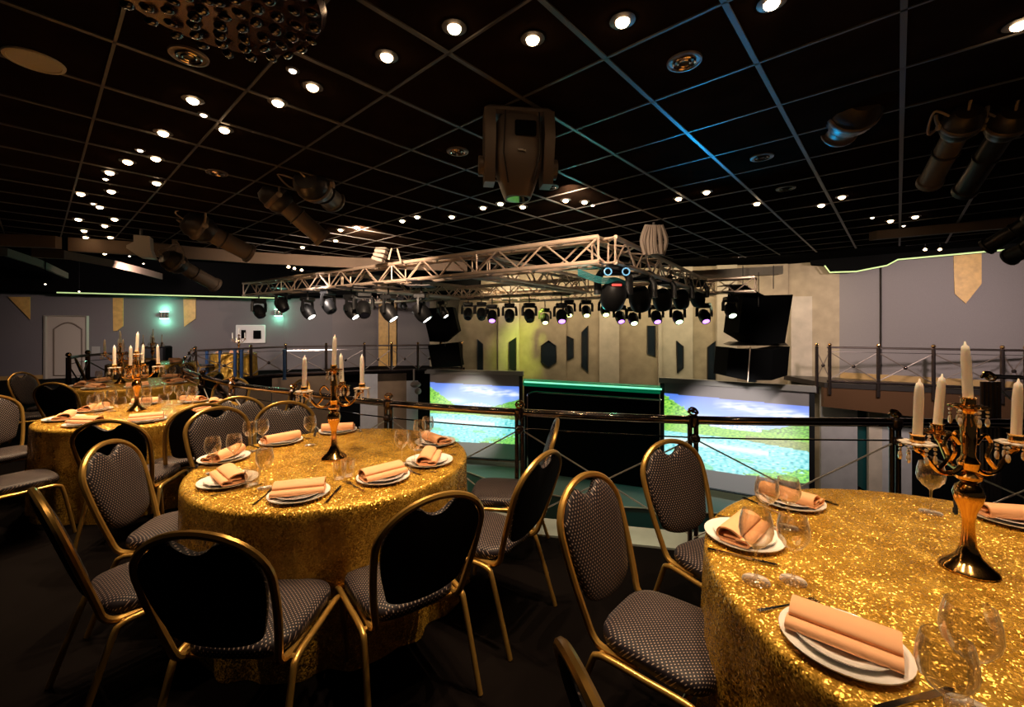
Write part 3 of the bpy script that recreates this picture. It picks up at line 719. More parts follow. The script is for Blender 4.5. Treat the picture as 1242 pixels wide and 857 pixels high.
for (px, py, Y, rz, lb) in [(744, 343, 6.3, 0, 'nearest big black moving head with blue rings and red display below the truss corner'),
                            (776, 352, 7.4, -.5, 'second big black moving head behind the one with blue rings'),
                            (803, 357, 8.6, -.7, 'big black moving head midway along the right truss beam'),
                            (826, 360, 9.8, -.6, 'big black moving head towards the far end of the right truss beam'),
                            (846, 362, 11, -.7, 'farthest big black moving head on the right truss beam')]:
    Y = snap(px, Y); o = bh.place(atY(px, py-20, Y), rz, lb, 'stage light', 'large moving heads on the right beam')
    o.scale = (.85,)*3
    if Y > 6.6:
        for c_ in [c_ for h in o.children for c_ in [h] if c_.name.split('.')[0] in ('ring_light', 'display')]: bpy.data.objects.remove(c_)
    hh = max(.02, (2.455-o.location.z)/.85); MB().tube([(0, 0, -.02), (0, 0, hh)], .02, 6).box((0, 0, hh), (.5, .5, .02)).build('clamp_rod', M['fixt'], o)
# blue-green cable bundle under the corner
cb = MB()
for k in range(5):
    cb.tube(smooth_path([C1+Vector((-.35, .05, -.25-.02*k)), C1+Vector((0, .1, -.36-.02*k)), C1+Vector((.25, .3, -.34-.015*k)), C1+Vector((.6, .7, -.4-.02*k))], 5), .009, 5)
tag(cb.build('cable_loom', mat('teal_cable', (.03, .22, .24), .4)), 'teal cable loom draped under the near corner of the truss', 'cable')

# ------------------------------------------------------------------ big hung loudspeakers
def hung_speaker(polys, Y, dep, label, rods):
    c = atY(polys[0][0][0], polys[0][0][1], Y); root = empty('hanging_loudspeaker', c, label=label, cat='loudspeaker', group='loudspeakers hung beside the stage')
    inv = Matrix.Translation(-c)
    for i, pl in enumerate(polys):
        o = MB().prism([atY(x, y, Y) for x, y in pl], (.0, dep, 0)).build('cabinet', M['blackmat'], root, smooth=False); o.matrix_parent_inverse = inv
    for (x, y0, y1) in rods:
        o = MB().tube([atY(x, y1, Y-.05), atY(x, y0, Y-.05)], .012, 5).build('hanging_cable', M['grid'], root); o.matrix_parent_inverse = inv
    return root, inv
r_, inv = hung_speaker([[(903, 345), (927, 358), (962, 357), (952, 416), (921, 418), (896, 403)]], 11.0, .8, 'large angular black loudspeaker hanging in front of the concrete column at right', [(920, 330, 372), (901, 322, 348), (938, 322, 350)])
# lower curved cluster: three angled boxes
root = empty('hanging_loudspeaker', atY(919, 462, 10.9), label='curved black three-part loudspeaker cluster hanging just above the right screen', cat='loudspeaker', group='loudspeakers hung beside the stage')
inv = Matrix.Translation(-root.location)
segs = [((884, 421), (881, 456)), ((908, 424), (905, 461)), ((937, 424), (936, 461)), ((958, 420), (955, 455))]
dp = [10.9, 10.75, 10.75, 11.05]
for i in range(3):
    (t0, b0), (t1, b1) = segs[i], segs[i+1]
    P = [atY(*t0, dp[i]), atY(*t1, dp[i+1]), atY(*b1, dp[i+1]), atY(*b0, dp[i])]
    o = MB().prism(P, (0, .7, 0)).build('cabinet', M['blackmat'], root, smooth=False); o.matrix_parent_inverse = inv
o = MB().prism([atY(886, 419, 11.0), atY(957, 419, 11.1), atY(952, 415, 11.3), atY(893, 416, 11.3)], (0, .4, .03)).build('top_frame', M['fixt'], root, smooth=False); o.matrix_parent_inverse = inv
o = MB().tube([atY(910, 420, 10.7), atY(907, 463, 10.7)], .014, 6).build('strap', M['alu'], root); o.matrix_parent_inverse = inv
hung_speaker([[(512, 374), (549, 372), (556, 401), (539, 415), (521, 414)]], 14.6, .8, 'angular black loudspeaker hanging left of the stage wall behind the truss lights', [(530, 345, 380)])
hung_speaker([[(519, 419), (556, 415), (560, 444), (524, 446)]], 14.5, .7, 'black box loudspeaker hanging just above the left projection screen', [(540, 414, 420)])
# small fitting under the left balcony
mb = MB(); mb.ball(atY(504, 466, 15.0), .16, 10, sc=(1.2, 1, .7)).ball(atY(507, 474, 15.0), .12, 10).tube([atY(502, 462, 15.1), atY(502, 448, 15.3)], .03, 6)
tag(mb.build('stage_lamp', M['bagc']), 'small grey lamp fitting below the left balcony beside the screen', 'stage light')

# ------------------------------------------------------------------ ceiling fixtures
def dl(glow, r):
    def f():
        o = empty('ceiling_downlight')
        MB().lathe([(r*.9, .0), (r*1.7, 0), (r*1.8, -.006), (r*1.0, -.010), (r*.9, .0)], 20).build('trim_ring', M['fixt'], o)
        MB().ball((0, 0, -.008), r, 12, sc=(1, 1, .75)).build('bulb', M[glow], o)
        return o
    return f
DB, DS = Proto(dl('bulb', .034)), Proto(dl('bulb_dim', .02))
big = [(469, 67), (551, 32), (646, 46), (755, 24), (936, 2), (379, 104), (337, 123), (234, 120), (272, 156), (198, 160), (189, 191), (155, 195), (133, 208), (190, 221), (98, 234), (135, 231),
       (121, 250), (95, 265), (139, 265), (127, 273), (102, 279), (104, 287), (134, 287), (413, 278), (432, 275), (407, 291), (367, 299),
       (488, 267), (506, 262), (548, 262), (586, 251), (607, 246), (634, 250), (686, 242), (709, 244), (823, 240), (857, 232), (918, 246), (996, 248), (1021, 238), (1080, 267), (1110, 262), (1237, 28)]
small = [(355, 84), (247, 138), (170, 181), (128, 216), (113, 246), (719, 248), (1058, 263), (1096, 273)]
def region(px, py):
    if px < 320: return 'in the upper left ceiling swarm'
    if px < 480 and py < 200: return 'near the crystal chandelier on the ceiling'
    if px < 450: return 'in the group above the left end of the truss'
    if px < 560 and py > 200: return 'left of the big central moving head'
    if py < 100: return 'along the top edge of the ceiling'
    if px < 740: return 'in the row behind the big moving head'
    if px < 940: return 'on the ceiling above the right side of the truss'
    return 'at the upper right of the ceiling'
ORD = ['first', 'second', 'third', 'fourth', 'fifth', 'sixth', 'seventh', 'eighth', 'ninth', 'tenth', 'eleventh', 'twelfth', 'thirteenth', 'fourteenth', 'fifteenth', 'sixteenth', 'seventeenth', 'eighteenth', 'nineteenth', 'twentieth']
def place_lights(lst, proto, adj, group, Z=CZ):
    by = {}
    for q in sorted(lst): by.setdefault(region(*q), []).append(q)
    for rg, L_ in by.items():
        for i, (px, py) in enumerate(L_):
            p = at(px, py, Z); 
            lb = '%s %s downlight %s%s' % (ORD[i] if len(L_) > 1 else 'single', adj, 'from the left ' if len(L_) > 1 else '', rg)
            lb = lb if len(lb.split()) <= 16 else lb.replace(' of the ceiling', '')
            proto.place(p, 0, lb, 'ceiling light', group)
            if adj == 'bright':
                lamp('SPOT', p-Vector((0, 0, .05)), 16 if p.y > 5 else 125, WARM, p-Vector((0, 0, 1)), spot_size=math.radians(60 if p.y < 3.6 else 84), spot_blend=.8, shadow_soft_size=.02)
place_lights(big, DB, 'bright', 'bright ceiling downlights')
place_lights(small, DS, 'small dim', 'small dim ceiling downlights')
# downlights of the higher dark ceiling, seen small and far
far_l = [(127, 307, 9.5), (350, 323, 9.8), (357, 325, 10.3), (366, 327, 10.8), (1122, 302, 9.6), (1140, 302, 9.9), (157, 310, 9.0), (174, 319, 9.6), (55, 344, 9.5), (96, 353, 10.5)]
for i, (px, py, Y) in enumerate(far_l):
    p = atY(px, py, Y); pr = DS if i > 5 else DB
    where = {0: 'hanging low below the tan bulkhead at left', 1: 'leftmost of three just above the left truss end', 2: 'middle one of three just above the left truss end', 3: 'rightmost of three just above the left truss end',
             4: 'left one of the pair over the right wall', 5: 'right one of the pair over the right wall', 6: 'beside the white camera box at left', 7: 'just right of the white camera box', 8: 'far left above the wall, left of the door', 9: 'far left above the cream door'}[i]
    o = pr.place(p, 0, 'small distant downlight '+where, 'ceiling light', 'distant downlights below the dark ceiling')
    MB().tube([(0, 0, 0), (0, 0, 3.69-p.z)], .01, 6).build('hanging_rod', M['ceilfar'], o)
# off-frame downlights of the same ceiling above the tables and chairs
for p in [(-.9, 1.75), (.6, 1.4), (1.2, .8), (1.9, 1.6), (-2.0, 1.7), (2.3, .9), (1.5, 1.3)]:
    lamp('SPOT', (p[0], p[1], CZ-.06), 66, WARM, (p[0], p[1], 0), spot_size=math.radians(62), spot_blend=.8, shadow_soft_size=.03)

def disc(r, m, rings):
    def f():
        o = empty('ceiling_speaker')
        MB().lathe([(.001, -.006), (r*.86, -.008), (r*.88, -.012), (r, -.010), (r*1.02, 0)], 28).build('grille', M[m], o)
        if rings:
            for q in (.35, .62): MB().tube([(r*q*math.cos(a), r*q*math.sin(a), -.012) for a in [2*PI*k/20 for k in range(20)]], .006, 5, closed=True).build('ring', M['chrome'], o)
        return o
    return f
Proto(disc(.12, 'disc', False)).place(at(42, 73, CZ-.001), 0, 'beige round ceiling speaker grille at the far upper left', 'ceiling speaker')
D2 = Proto(disc(.09, 'fixt_lit', True))
for px, py, lb in [(229, 67, 'chrome-ringed unlit round fitting beside the crystal chandelier'), (830, 74, 'ringed round fitting at upper right of the big moving head'), (924, 190, 'small dark round fitting above the right truss side'),
                   (555, 183, 'small dark round fitting left of the big moving head'), (263, 209, 'small dark round fitting below the upper left light swarm'), (953, 228, 'farthest small round fitting left of the right lights'),
                   (667, 226, 'small dark round fitting right under the big moving head')]:
    D2.place(at(px, py, CZ-.001), 0, lb, 'ceiling fitting', 'round unlit ceiling fittings')

# crystal chandelier cut by the top edge
ch = empty('crystal_chandelier', (-1.2, 1.72, 2.93), label='wide dark crystal chandelier close to the ceiling at the top left', cat='chandelier')
MB().lathe([(.001, .0), (.40, 0), (.42, .03), (.40, .05), (.1, .07), (.08, .12), (.001, .12)], 36).build('plate', mat('chandelier_plate', (.05, .02, .018), .2, .4), ch)
bead_me = None
for ring, n in ((.37, 24), (.30, 20), (.23, 15), (.16, 11), (.09, 7), (.02, 2)):
    for k in range(n):
        a = 2*PI*k/n+ring*9
        if bead_me is None:
            o = MB().ball((0, 0, 0), .027, 10, sc=(1, 1, .55)).build('crystal', M['bead'], ch); bead_me = o.data
        else: o = bpy.data.objects.new('crystal', bead_me); COL.objects.link(o); o.parent = ch
        o.location = (ring*math.cos(a), ring*math.sin(a), -.03-.02*(.4-ring)); o.rotation_euler = (rnd.uniform(-.5, .5), rnd.uniform(-.5, .5), 0)

# big moving head in the upper centre
mh = empty('moving_head_light', atY(628, 150, 2.9)+Vector((0, 0, .0)), math.radians(8), 'large brown-black moving head hanging upside down in the upper centre', 'stage light')
MB().box((.0, .05, .14), (.36, .30, .10), bev=.025).build('base', M['black'], mh, smooth=False)
def arm(s): 
    q = MB(); q.prism([(s*.16, -.10, .05), (s*.16, .10, .05), (s*.16, .12, -.12), (s*.16, .06, -.42), (s*.16, -.06, -.42), (s*.16, -.13, -.12)], (s*.07, 0, 0))
    q.lathe([(.001, 0), (.062, 0), (.066, .02), (.066, .05), (.001, .05)], 20, (s*.215, 0, -.30), R=Matrix.Rotation(s*PI/2, 3, 'Y')); return q
for s in (-1, 1): arm(s).build('yoke_arm', M['fixt_lit'], mh, smooth=True, angle=30)
MB().box((0, .02, .06), (.46, .2, .06), bev=.02).build('yoke_bridge', M['fixt_lit'], mh, smooth=False)
hd = MB(); secs = [(.0, .13, .10), (-.05, .155, .13), (-.25, .16, .14), (-.36, .145, .13), (-.48, .105, .10), (-.53, .085, .085)]
vs = []; N = 20
for z, a, b in secs:
    for k in range(N):
        t = 2*PI*k/N; c, s_ = math.cos(t), math.sin(t); vs.append((a*math.copysign(abs(c)**.55, c), b*math.copysign(abs(s_)**.55, s_), z+.02))
fs = [(i*N+k, i*N+(k+1) % N, (i+1)*N+(k+1) % N, (i+1)*N+k) for i in range(len(secs)-1) for k in range(N)]+[tuple(range(N)), tuple(reversed(range((len(secs)-1)*N, len(secs)*N)))]
hd.add(vs, fs); h_ = hd.build('head', M['fixt_lit'], mh, angle=35)
MB().box((.03, -.142, -.09), (.14, .02, .10), bev=.008).build('vent_window', M['blackmat'], mh, smooth=False)
MB().tube([(-.10, -.13, .02), (-.115, -.14, -.25), (-.08, -.115, -.44)], .006, 6).tube([(.12, -.13, .02), (.125, -.14, -.25), (.085, -.115, -.44)], .006, 6).build('edge_seam', M['fixt'], mh)
MB().box((-.005, -.148, -.235), (.035, .008, .011)).box((.022, -.148, -.239), (.016, .008, .007)).box((.028, -.148, -.245), (.005, .008, .012)).build('badge', M['white'], mh, smooth=False)
MB().lathe([(.001, 0), (.075, 0)], 16, (0, 0, -.512)).build('lens', M['lens'], mh)
MB().tube([(0, .05, .18), (0, .05, CZ-mh.location.z)], .03, 8).build('hanging_clamp', M['fixt'], mh)

# profile spotlights and other theatre lanterns on the ceiling
def lantern(a, b, r, label, hang=3.04, lit='fixt_lit', name='profile_spotlight'):
    a, b = Vector(a), Vector(b); d = (b-a); L_ = d.length; R = d.to_track_quat('Z', 'Y').to_matrix()
    root = empty(name, a, label=label, cat='spotlight')
    MB().lathe([(.001, -r*1.6), (r*.9, -r*1.5), (r*1.35, -r*.9), (r*1.4, r*.6), (r*1.1, r*1.2), (r*1.0, r*1.3)], 18, R=R).build('lamp_house', M['fixt'], root)
    MB().lathe([(r*.95, r*1.2), (r*.95, L_*.93), (r*1.12, L_*.94), (r*1.12, L_), (r*.9, L_), (.001, L_*.97)], 18, R=R).build('barrel', M[lit], root)
    sd = R @ Vector((1, 0, 0)); up = Vector((0, 0, 1))
    sd = Vector((d.y, -d.x, 0)).normalized()
    MB().tube(smooth_path([sd*r*1.5, sd*r*1.6+up*r*1.5, up*r*2.6, -sd*r*1.6+up*r*1.5, -sd*r*1.5], 5), .012, 6).build('yoke', M['bagc'], root)
    for q_ in (-1, 1):
        MB().lathe([(.001, 0), (r*.30, 0), (r*.30, r*.22), (r*.12, r*.3), (.001, r*.3)], 10, sd*q_*r*1.42, R=(sd*q_).to_track_quat('Z', 'Y').to_matrix()).build('yoke_knob', M['bagc'], root)
    for q_ in (.42,):
        MB().lathe([(r*.96, q_*L_), (r*1.10, q_*L_+.004), (r*1.10, q_*L_+.014), (r*.96, q_*L_+.018)], 18, R=R).build('barrel_ring', M['fixt'], root)
    MB().tube(smooth_path([R @ Vector((r*.9, 0, -r)), R @ Vector((r*2.2, .03, -r*1.6)), R @ Vector((r*1.9, 0, r*.8)), up*r*2.4+sd*.03], 6), .008, 6).build('safety_cable', M['bagc'], root)
    MB().tube([up*r*2.5, up*(hang-a.z)], .018, 8).box(up*r*2.9, (.06, .05, .09)).build('clamp', M['fixt_lit'], root)
    MB().tube(smooth_path([R @ Vector((0, 0, -r*1.5)), R @ Vector((0, 0, -r*2.3))+up*.05, up*r*2.2+sd*.08, up*r*3+sd*.02, up*(hang-a.z)*.9+sd*.03], 6), .009, 6).build('cable', M['bagc'], root)
    MB().lathe([(r*1.42, -r*.3), (r*1.5, -r*.2), (r*1.5, r*.1), (r*1.42, r*.2)], 18, R=R).build('collar', M['fixt_lit'], root)
    return root
lantern(atY(335, 240, 4.6), atY(392, 290, 4.9), .10, 'long profile spotlight pointing down right, above the left truss end')
lantern(atY(242, 276, 5.6), atY(304, 308, 6.1), .12, 'profile spotlight left of the one above the truss end')
lantern(atY(212, 318, 7.2), atY(262, 346, 7.9), .12, 'lowest profile spotlight at left, beside the white camera box')
lantern(atY(381, 224, 4.3), atY(404, 243, 4.75), .12, 'short wide lantern with looped cables, top one of the left spotlights')
lantern(atY(1036, 135, 3.0), atY(1018, 160, 3.25), .11, 'short rounded lantern on the dark ceiling at upper right')
lantern(atY(1166, 150, 2.9), atY(1127, 222, 3.4), .075, 'left profile spotlight of the pair at the right edge')
lantern(atY(1222, 150, 2.9), atY(1170, 232, 3.5), .075, 'right profile spotlight of the pair at the right edge', lit='fixt')
lantern(atY(1262, 262, 4.2), atY(1196, 300, 4.6), .08, 'profile spotlight low at the right edge beside the wall panel', lit='fixt')
lantern(atY(1268, 292, 4.0), atY(1224, 312, 4.3), .08, 'lowest lantern cut by the right edge', lit='fixt')
r_ = empty('camera_box', atY(171, 300, 6.4), .5, 'small white angular projector box hanging at left below the downlight swarm', 'projector')
MB().prism([(-.06, -.12, .16), (.12, -.12, .16), (.13, -.12, -.02), (.17, -.12, -.16), (0, -.12, -.15), (-.14, -.12, -.04), (-.14, -.12, 0), (-.06, -.12, .06)], (0, .24, 0)).build('casing', mat('projector_white', (.45, .40, .34), .5), r_, smooth=False)
MB().tube([(0, 0, .16), (0, 0, CZ-r_.location.z)], .02, 8).build('hanging_rod', M['fixt'], r_)

# ------------------------------------------------------------------ banquet chair
def make_chair():
    root = empty('banquet_chair')
    def back(x, s): return Vector((x, -.200-s*.30, .402+s*.945))   # s: height up the reclined back
    # hoop: narrow at the bottom, widest two thirds up, round top
    half = []
    Hh = .565
    for i in range(0, 15):
        t = i/14
        if t < .56: 
            k = t/.56; x = .188+.040*math.sin(k*PI/2); s = .03+(.36)*k
        else:
            a = (t-.56)/.44*PI/2; x = .228*math.cos(a); s = .39+(Hh-.39)*math.sin(a)
        half.append((x, s))
    path = [Vector((-.188, -.02, .399)), Vector((-.188, -.13, .393)), Vector((-.188, -.18, .401))]+[back(-x, s) for x, s in half]+[back(x, s) for x, s in reversed(half[:-1])]+[Vector((.188, -.18, .401)), Vector((.188, -.13, .393)), Vector((.188, -.02, .399))]
    MB().tube(smooth_path(path, 2), .0145, 8).build('back_frame', M['gold'], root)
    # padded back with a notched top
    out = []
    n = 30
    for i in range(n):                              # right side from bottom centre up, mirrored
        t = i/(n-1)
        if t < .28: k = t/.28; x = .166*math.sin(k*PI/2); s = .085+.075*(1-math.cos(k*PI/2))
        elif t < .60: k = (t-.28)/.32; x = .166+.043*math.sin(k*PI/2); s = .160+.230*k
        elif t < .88:
            a = (t-.60)/.28*1.20; x = .209*math.cos(a); s = .39+.163*math.sin(a)
        else:
            k = (t-.88)/.12; x0 = .209*math.cos(1.20); s0 = .39+.163*math.sin(1.20)
            x = x0*(1-k); s = s0-.052*(math.sin(k*PI/2)**.8)
        out.append((x, s))
    outline = out+[(-x, s) for x, s in reversed(out[1:-1])]
    cx, cs = 0, .31; N = len(outline); mb = MB(); vs = []
    levels = [(1.0, 0), (1.0, .010), (.985, .020), (.93, .028), (.7, .034), (.35, .037)]
    nrm = Vector((0, .953, .30))
    for f, dd in levels:
        for x, s in outline: vs.append(back(cx+(x-cx)*f, cs+(s-cs)*f)+nrm*(dd-.012))
    vs.append(back(cx, cs)+nrm*.026)
    fs = []; 
    for l in range(len(levels)-1):
        for k in range(N): fs.append((l*N+k, l*N+(k+1) % N, (l+1)*N+(k+1) % N, (l+1)*N+k))
    L_ = len(levels)-1; fs += [(L_*N+k, L_*N+(k+1) % N, len(vs)-1) for k in range(N)]
    mb.add(vs, fs, 0)
    bv = [back(x, s)-nrm*.012 for x, s in outline]+[back(cx+(x-cx)*.9, cs+(s-cs)*.9)-nrm*.018 for x, s in outline]+[back(cx, cs)-nrm*.02]
    mb.add(bv, [(k, (k+1) % N, N+(k+1) % N, N+k) for k in range(N)]+[(N+k, N+(k+1) % N, 2*N) for k in range(N)], 1)
    mb.build('backrest', [M['dots'], M['padback']], root, uv=lambda v: (v[0], v[2]+v[1]*.8))
    # seat cushion
    N = 32; ol = []
    for k in range(N):
        a = 2*PI*k/N; c, s = math.cos(a), math.sin(a)
        x = .218*math.copysign(abs(c)**.5, c); y = .215*math.copysign(abs(s)**.5, s)
        x *= 1-.10*(1-(y+.215)/.43); ol.append((x, y+.015))
    mb = MB(); vs = []
    for f, z in [(.94, .402), (1.0, .414), (1.0, .437), (.97, .452), (.85, .461), (.5, .467)]:
        for x, y in ol: vs.append((x*f, (y-.015)*f+.015, z))
    vs.append((0, .015, .469))
    fs = [tuple(reversed(range(N)))]+[(l*N+k, l*N+(k+1) % N, (l+1)*N+(k+1) % N, (l+1)*N+k) for l in range(5) for k in range(N)]+[(5*N+k, 5*N+(k+1) % N, 6*N) for k in range(N)]
    mb.add(vs, fs); mb.build('seat', M['dots'], root, uv=lambda v: (v[0], v[1]-v[2]*.9), angle=60)
    for s in (-1, 1):
        MB().tube(smooth_path([(s*.222, .02, .394), (s*.222, .12, .396), (s*.222, .19, .388), (s*.224, .222, .335), (s*.236, .28, 0.003)], 4), .0125, 10).build('leg', M['gold'], root)
        MB().tube(smooth_path([(s*.222, .02, .394), (s*.222, -.10, .394), (s*.222, -.16, .384), (s*.224, -.19, .335), (s*.236, -.30, 0.003)], 4), .0125, 10).build('leg', M['gold'], root)
    for y_ in (-.15, .15): MB().tube([(-.222, y_, .388), (.222, y_, .388)], .011, 8).build('seat_rail', M['gold'], root)
    return root
chair = Proto(make_chair)
T1, T2, T3, T4, T5, T6 = (-1.10, 2.73, .80), (1.60, 1.30, .92), (-3.58, 4.20, .76), (-5.55, 6.35, .80), (-8.3, 9.9, .80), (-8.0, 13.95-.9, .0)
T6 = (-8.75, 13.5, .62)
def ang(dx, dy): return math.atan2(dy, dx)-PI/2
chairs = [
 (-1.0, 1.72, ang(.03, 1), 'front banquet chair with its black back to us, left of two before the centre table'),
 (-.506, 1.949, ang(-.6, .8), 'banquet chair turned left with black back to us, right of two before the centre table'),
 (-.133, 2.405, ang(-.84, .54), 'banquet chair seen side-on at the right of the centre table'),
 (-.05, 3.02, ang(-1, .1), 'banquet chair hidden behind the side-on one, at the right of the centre table'),
 (.582, 1.628, ang(.74, -.68), 'large banquet chair with dotted fabric front at the left of the right table'),
 (1.052, 2.118, ang(.45, -.89), 'banquet chair by the railing, behind the large dotted one'),
 (.49, .88, ang(1, .25), 'banquet chair at the bottom edge, only its gold hoop top showing'),
 (-1.671, 1.993, ang(.58, .82), 'leftmost foreground banquet chair seen edge-on with dotted seat'),
 (-1.928, 2.484, ang(.98, .2), 'dotted banquet chair at the left of the centre table, angled to the right'),
 (-2.06, 3.25, ang(.86, -.5), 'dotted banquet chair at the far left of the centre table facing us'),
 (-2.42, 3.62, ang(.30, -.95), 'dark banquet chair behind the centre table, left of two by the railing'),
 (-1.86, 3.36, ang(.25, -.97), 'dark banquet chair behind the centre table, right of two by the railing'),
 (-2.90, 3.34, ang(-.22, .97), 'banquet chair with black back to us before the left table'),
 (-2.92, 3.78, ang(-.85, .5), 'banquet chair with black back behind the dotted chair, at the right of the left table'),
 (-4.62, 3.90, ang(.9, -.35), 'banquet chair at the left side of the left table'),
 (-3.72, 3.18, ang(.50, .92), 'banquet chair at the left edge of the picture with its seat showing'),
 (-3.55, 5.10, ang(.0, -1), 'banquet chair at the far side of the left table, behind its candelabra'),
 (-3.55+.75, 5.00, ang(-.65, -.8), 'banquet chair at the far right side of the left table near the rail'),
 (-2.62, 4.55, ang(-.9, -.25), 'banquet chair squeezed between left table and railing'),
 (-5.35, 5.32, ang(-.1, 1), 'banquet chair with black back before the second far table'),
 (-6.25, 5.55, ang(.6, .7), 'banquet chair with pale hoop at the near left of the second far table'),
 (-6.62, 6.15, ang(1, .2), 'banquet chair edge-on at the left of the second far table'),
 (-4.62, 6.15, ang(-1, .1), 'banquet chair at the right of the second far table'),
 (-5.85, 7.35, ang(.2, -1), 'banquet chair at the far side of the second far table'),
 (-6.40, 7.15, ang(.6, -.8), 'banquet chair at the far left side of the second far table'),
 (-7.65, 9.05, ang(-.5, .8), 'tiny dark banquet chair before the farthest left table'),
 (-8.9, 9.25, ang(.6, .7), 'tiny banquet chair at the left of the farthest left table'),
 (-9.2, 12.9, ang(.6, .6), 'tiny banquet chair left of the table behind the far railing'),
]
for x, y, r, lb in chairs: chair.place((x, y, 0), r, lb, 'chair', 'gold framed banquet chairs')

# ------------------------------------------------------------------ tables
tname = {0: 'the centre gold table', 1: 'the right gold table', 2: 'the left gold table', 3: 'the second far gold table', 4: 'the farthest left gold table', 5: 'the table behind the far railing'}
def cloth(i, T, seed):
    x, y, R = T; r = random.Random(seed); ph = [r.uniform(0, 6.28) for _ in range(4)]
    N = 220; mb = MB(); vs = []; prof = [(.0, .757), (.4, .757), (.8, .757), (.97, .757), (.992, .755), (1.004, .748), (1.010, .735)]
    for f, z in prof:
        for k in range(N): a = 2*PI*k/N; q = max(f, .001)*R; vs.append((q*math.cos(a), q*math.sin(a), z))
    zs = [.70, .62, .52, .40, .28, .15, .05, .004]
    for z in zs:
        g = ((.757-z)/.757)
        for k in range(N):
            a = 2*PI*k/N
            wv = math.sin(a*17+ph[0]+.6*math.sin(a*3+ph[2]))*.6+math.sin(a*29+ph[1])*.3+math.sin(a*9+ph[3])*.4
            q = R*1.010+.012*g+.030*g**.8*wv; vs.append((q*math.cos(a), q*math.sin(a), z))
    n = len(prof)+len(zs)
    fs = [(i_*N+k, i_*N+(k+1) % N, (i_+1)*N+(k+1) % N, (i_+1)*N+k) for i_ in range(n-1) for k in range(N)]
    mb.add(vs, fs); o = mb.build('tablecloth', M['sequin'], angle=60); o.location = (x, y, 0)
    tag(o, 'gold sequin cloth draped to the floor over '+tname[i].replace(' gold', ' round'), 'tablecloth', 'gold sequin tablecloths')
def table():
    o = empty('round_table')
    MB().lathe([(.001, .72), (.62, .72), (.62, .745), (.001, .745)], 36).build('tabletop', M['fixt'], o)
    for k in range(4):
        a = PI/4+k*PI/2; MB().tube([(.4*math.cos(a), .4*math.sin(a), .72), (.45*math.cos(a), .45*math.sin(a), .003)], .016, 8).build('leg', M['fixt'], o)
    return o
TP = Proto(table)
for i, T in enumerate((T1, T2, T3, T4, T5, T6)):
    cloth(i, T, i+3); TP.place((T[0], T[1], 0), 0, 'round banquet table hidden beneath the gold cloth of '+tname[i].replace(' gold', ' round'), 'table', 'round banquet tables', scale=(T[2]/.8,)*2+(1,) if T[2] < .8 else None)

# candelabra and candles
ARMS = {3: (178, 72, 2), 4: (200, 110, 20, -70)}
def make_cand(na=3):
    o = empty('candelabra')
    MB().lathe([(.001, 0), (.074, 0), (.077, .006), (.071, .014), (.052, .028), (.034, .050), (.021, .085), (.017, .13), (.016, .165), (.022, .20), (.036, .235), (.041, .262), (.034, .285),
                (.018, .300), (.034, .312), (.036, .322), (.018, .335), (.026, .352), (.030, .368), (.020, .385), (.018, .40), (.021, .45), (.021, .50), (.015, .52), (.015, .535), (.024, .545), (.015, .555)], 24).build('stem', M['gilt'], o)
    for k in range(na+1):
        if k < na:
            a = math.radians(ARMS[na][k]); c, s = math.cos(a)*.955, math.sin(a)*.955; R_, z0 = .178, .428
            MB().tube(smooth_path([(c*.02, s*.02, .355), (c*.055, s*.055, .33), (c*.10, s*.10, .335), (c*.13, s*.13, .365), (c*.155, s*.155, .396), (c*R_, s*R_, .408), (c*R_, s*R_, .423)], 4), .0085, 8).tube(
                smooth_path([(c*.03, s*.03, .43), (c*.06, s*.06, .46), (c*.085, s*.085, .43), (c*.07, s*.07, .385), (c*.10, s*.10, .345)], 4), .006, 6).build('arm', M['gilt'], o)
        else: c = s = 0; R_ = 0; z0 = .555
        cp = MB().lathe([(.005, z0-.02), (.012, z0-.012), (.012, z0), (.018, z0+.004), (.021, z0+.018), (.019, z0+.030), (.023, z0+.036), (.015, z0+.034), (.013, z0+.010), (.001, z0+.010)], 16, (c*R_, s*R_, 0)).build('candle_cup', M['gilt'], o)
        q = MB()
        for j in range(8):
            aa = 2*PI*j/8; px, py = c*R_+math.cos(aa)*.036, s*R_+math.sin(aa)*.036
            q.ball((px, py, z0+.004), .017, 8, sc=(1.0, 1.0, .35))
        q.lathe([(.012, z0-.004), (.030, z0-.002), (.046, z0+.006)], 16, (c*R_, s*R_, 0)); q.build('drip_dish', M['gilt' if k % 2 else 'crys'], cp)
        for j in range(6):
            aa = 2*PI*j/6+.3; px, py = c*R_+math.cos(aa)*.044, s*R_+math.sin(aa)*.044
            q = MB().ball((px, py, z0-.010), .006, 6).ball((px, py, z0-.024), .005, 6).ball((px, py, z0-.046), .0085, 6, sc=(.8, .8, 1.9)); q.build('crystal_drop', M['crys'], cp)
    return o
CP = {3: Proto(lambda: make_cand(3)), 4: Proto(lambda: make_cand(4))}
def make_candle():
    return MB().lathe([(.001, 0), (.0135, 0), (.0135, .15), (.0115, .185), (.0095, .198), (.004, .204), (.002, .215), (.001, .216)], 14).build('candle', M['candle'])
CN = Proto(make_candle)
armn = ['front-right', 'front-left']
def dirname(dx, dy, cx, cy):
    """direction of an offset as seen from the camera: near/far, left/right"""
    vx, vy = -cx, -cy; L_ = math.hypot(vx, vy); vx /= L_; vy /= L_
    n = dx*vx+dy*vy; r = dx*(-vy)+dy*vx        # r > 0: right in the view
    a = math.degrees(math.atan2(r, n)) % 360
    return ['near', 'near right', 'right', 'far right', 'far', 'far left', 'left', 'near left'][int((a+22.5)//45) % 8]
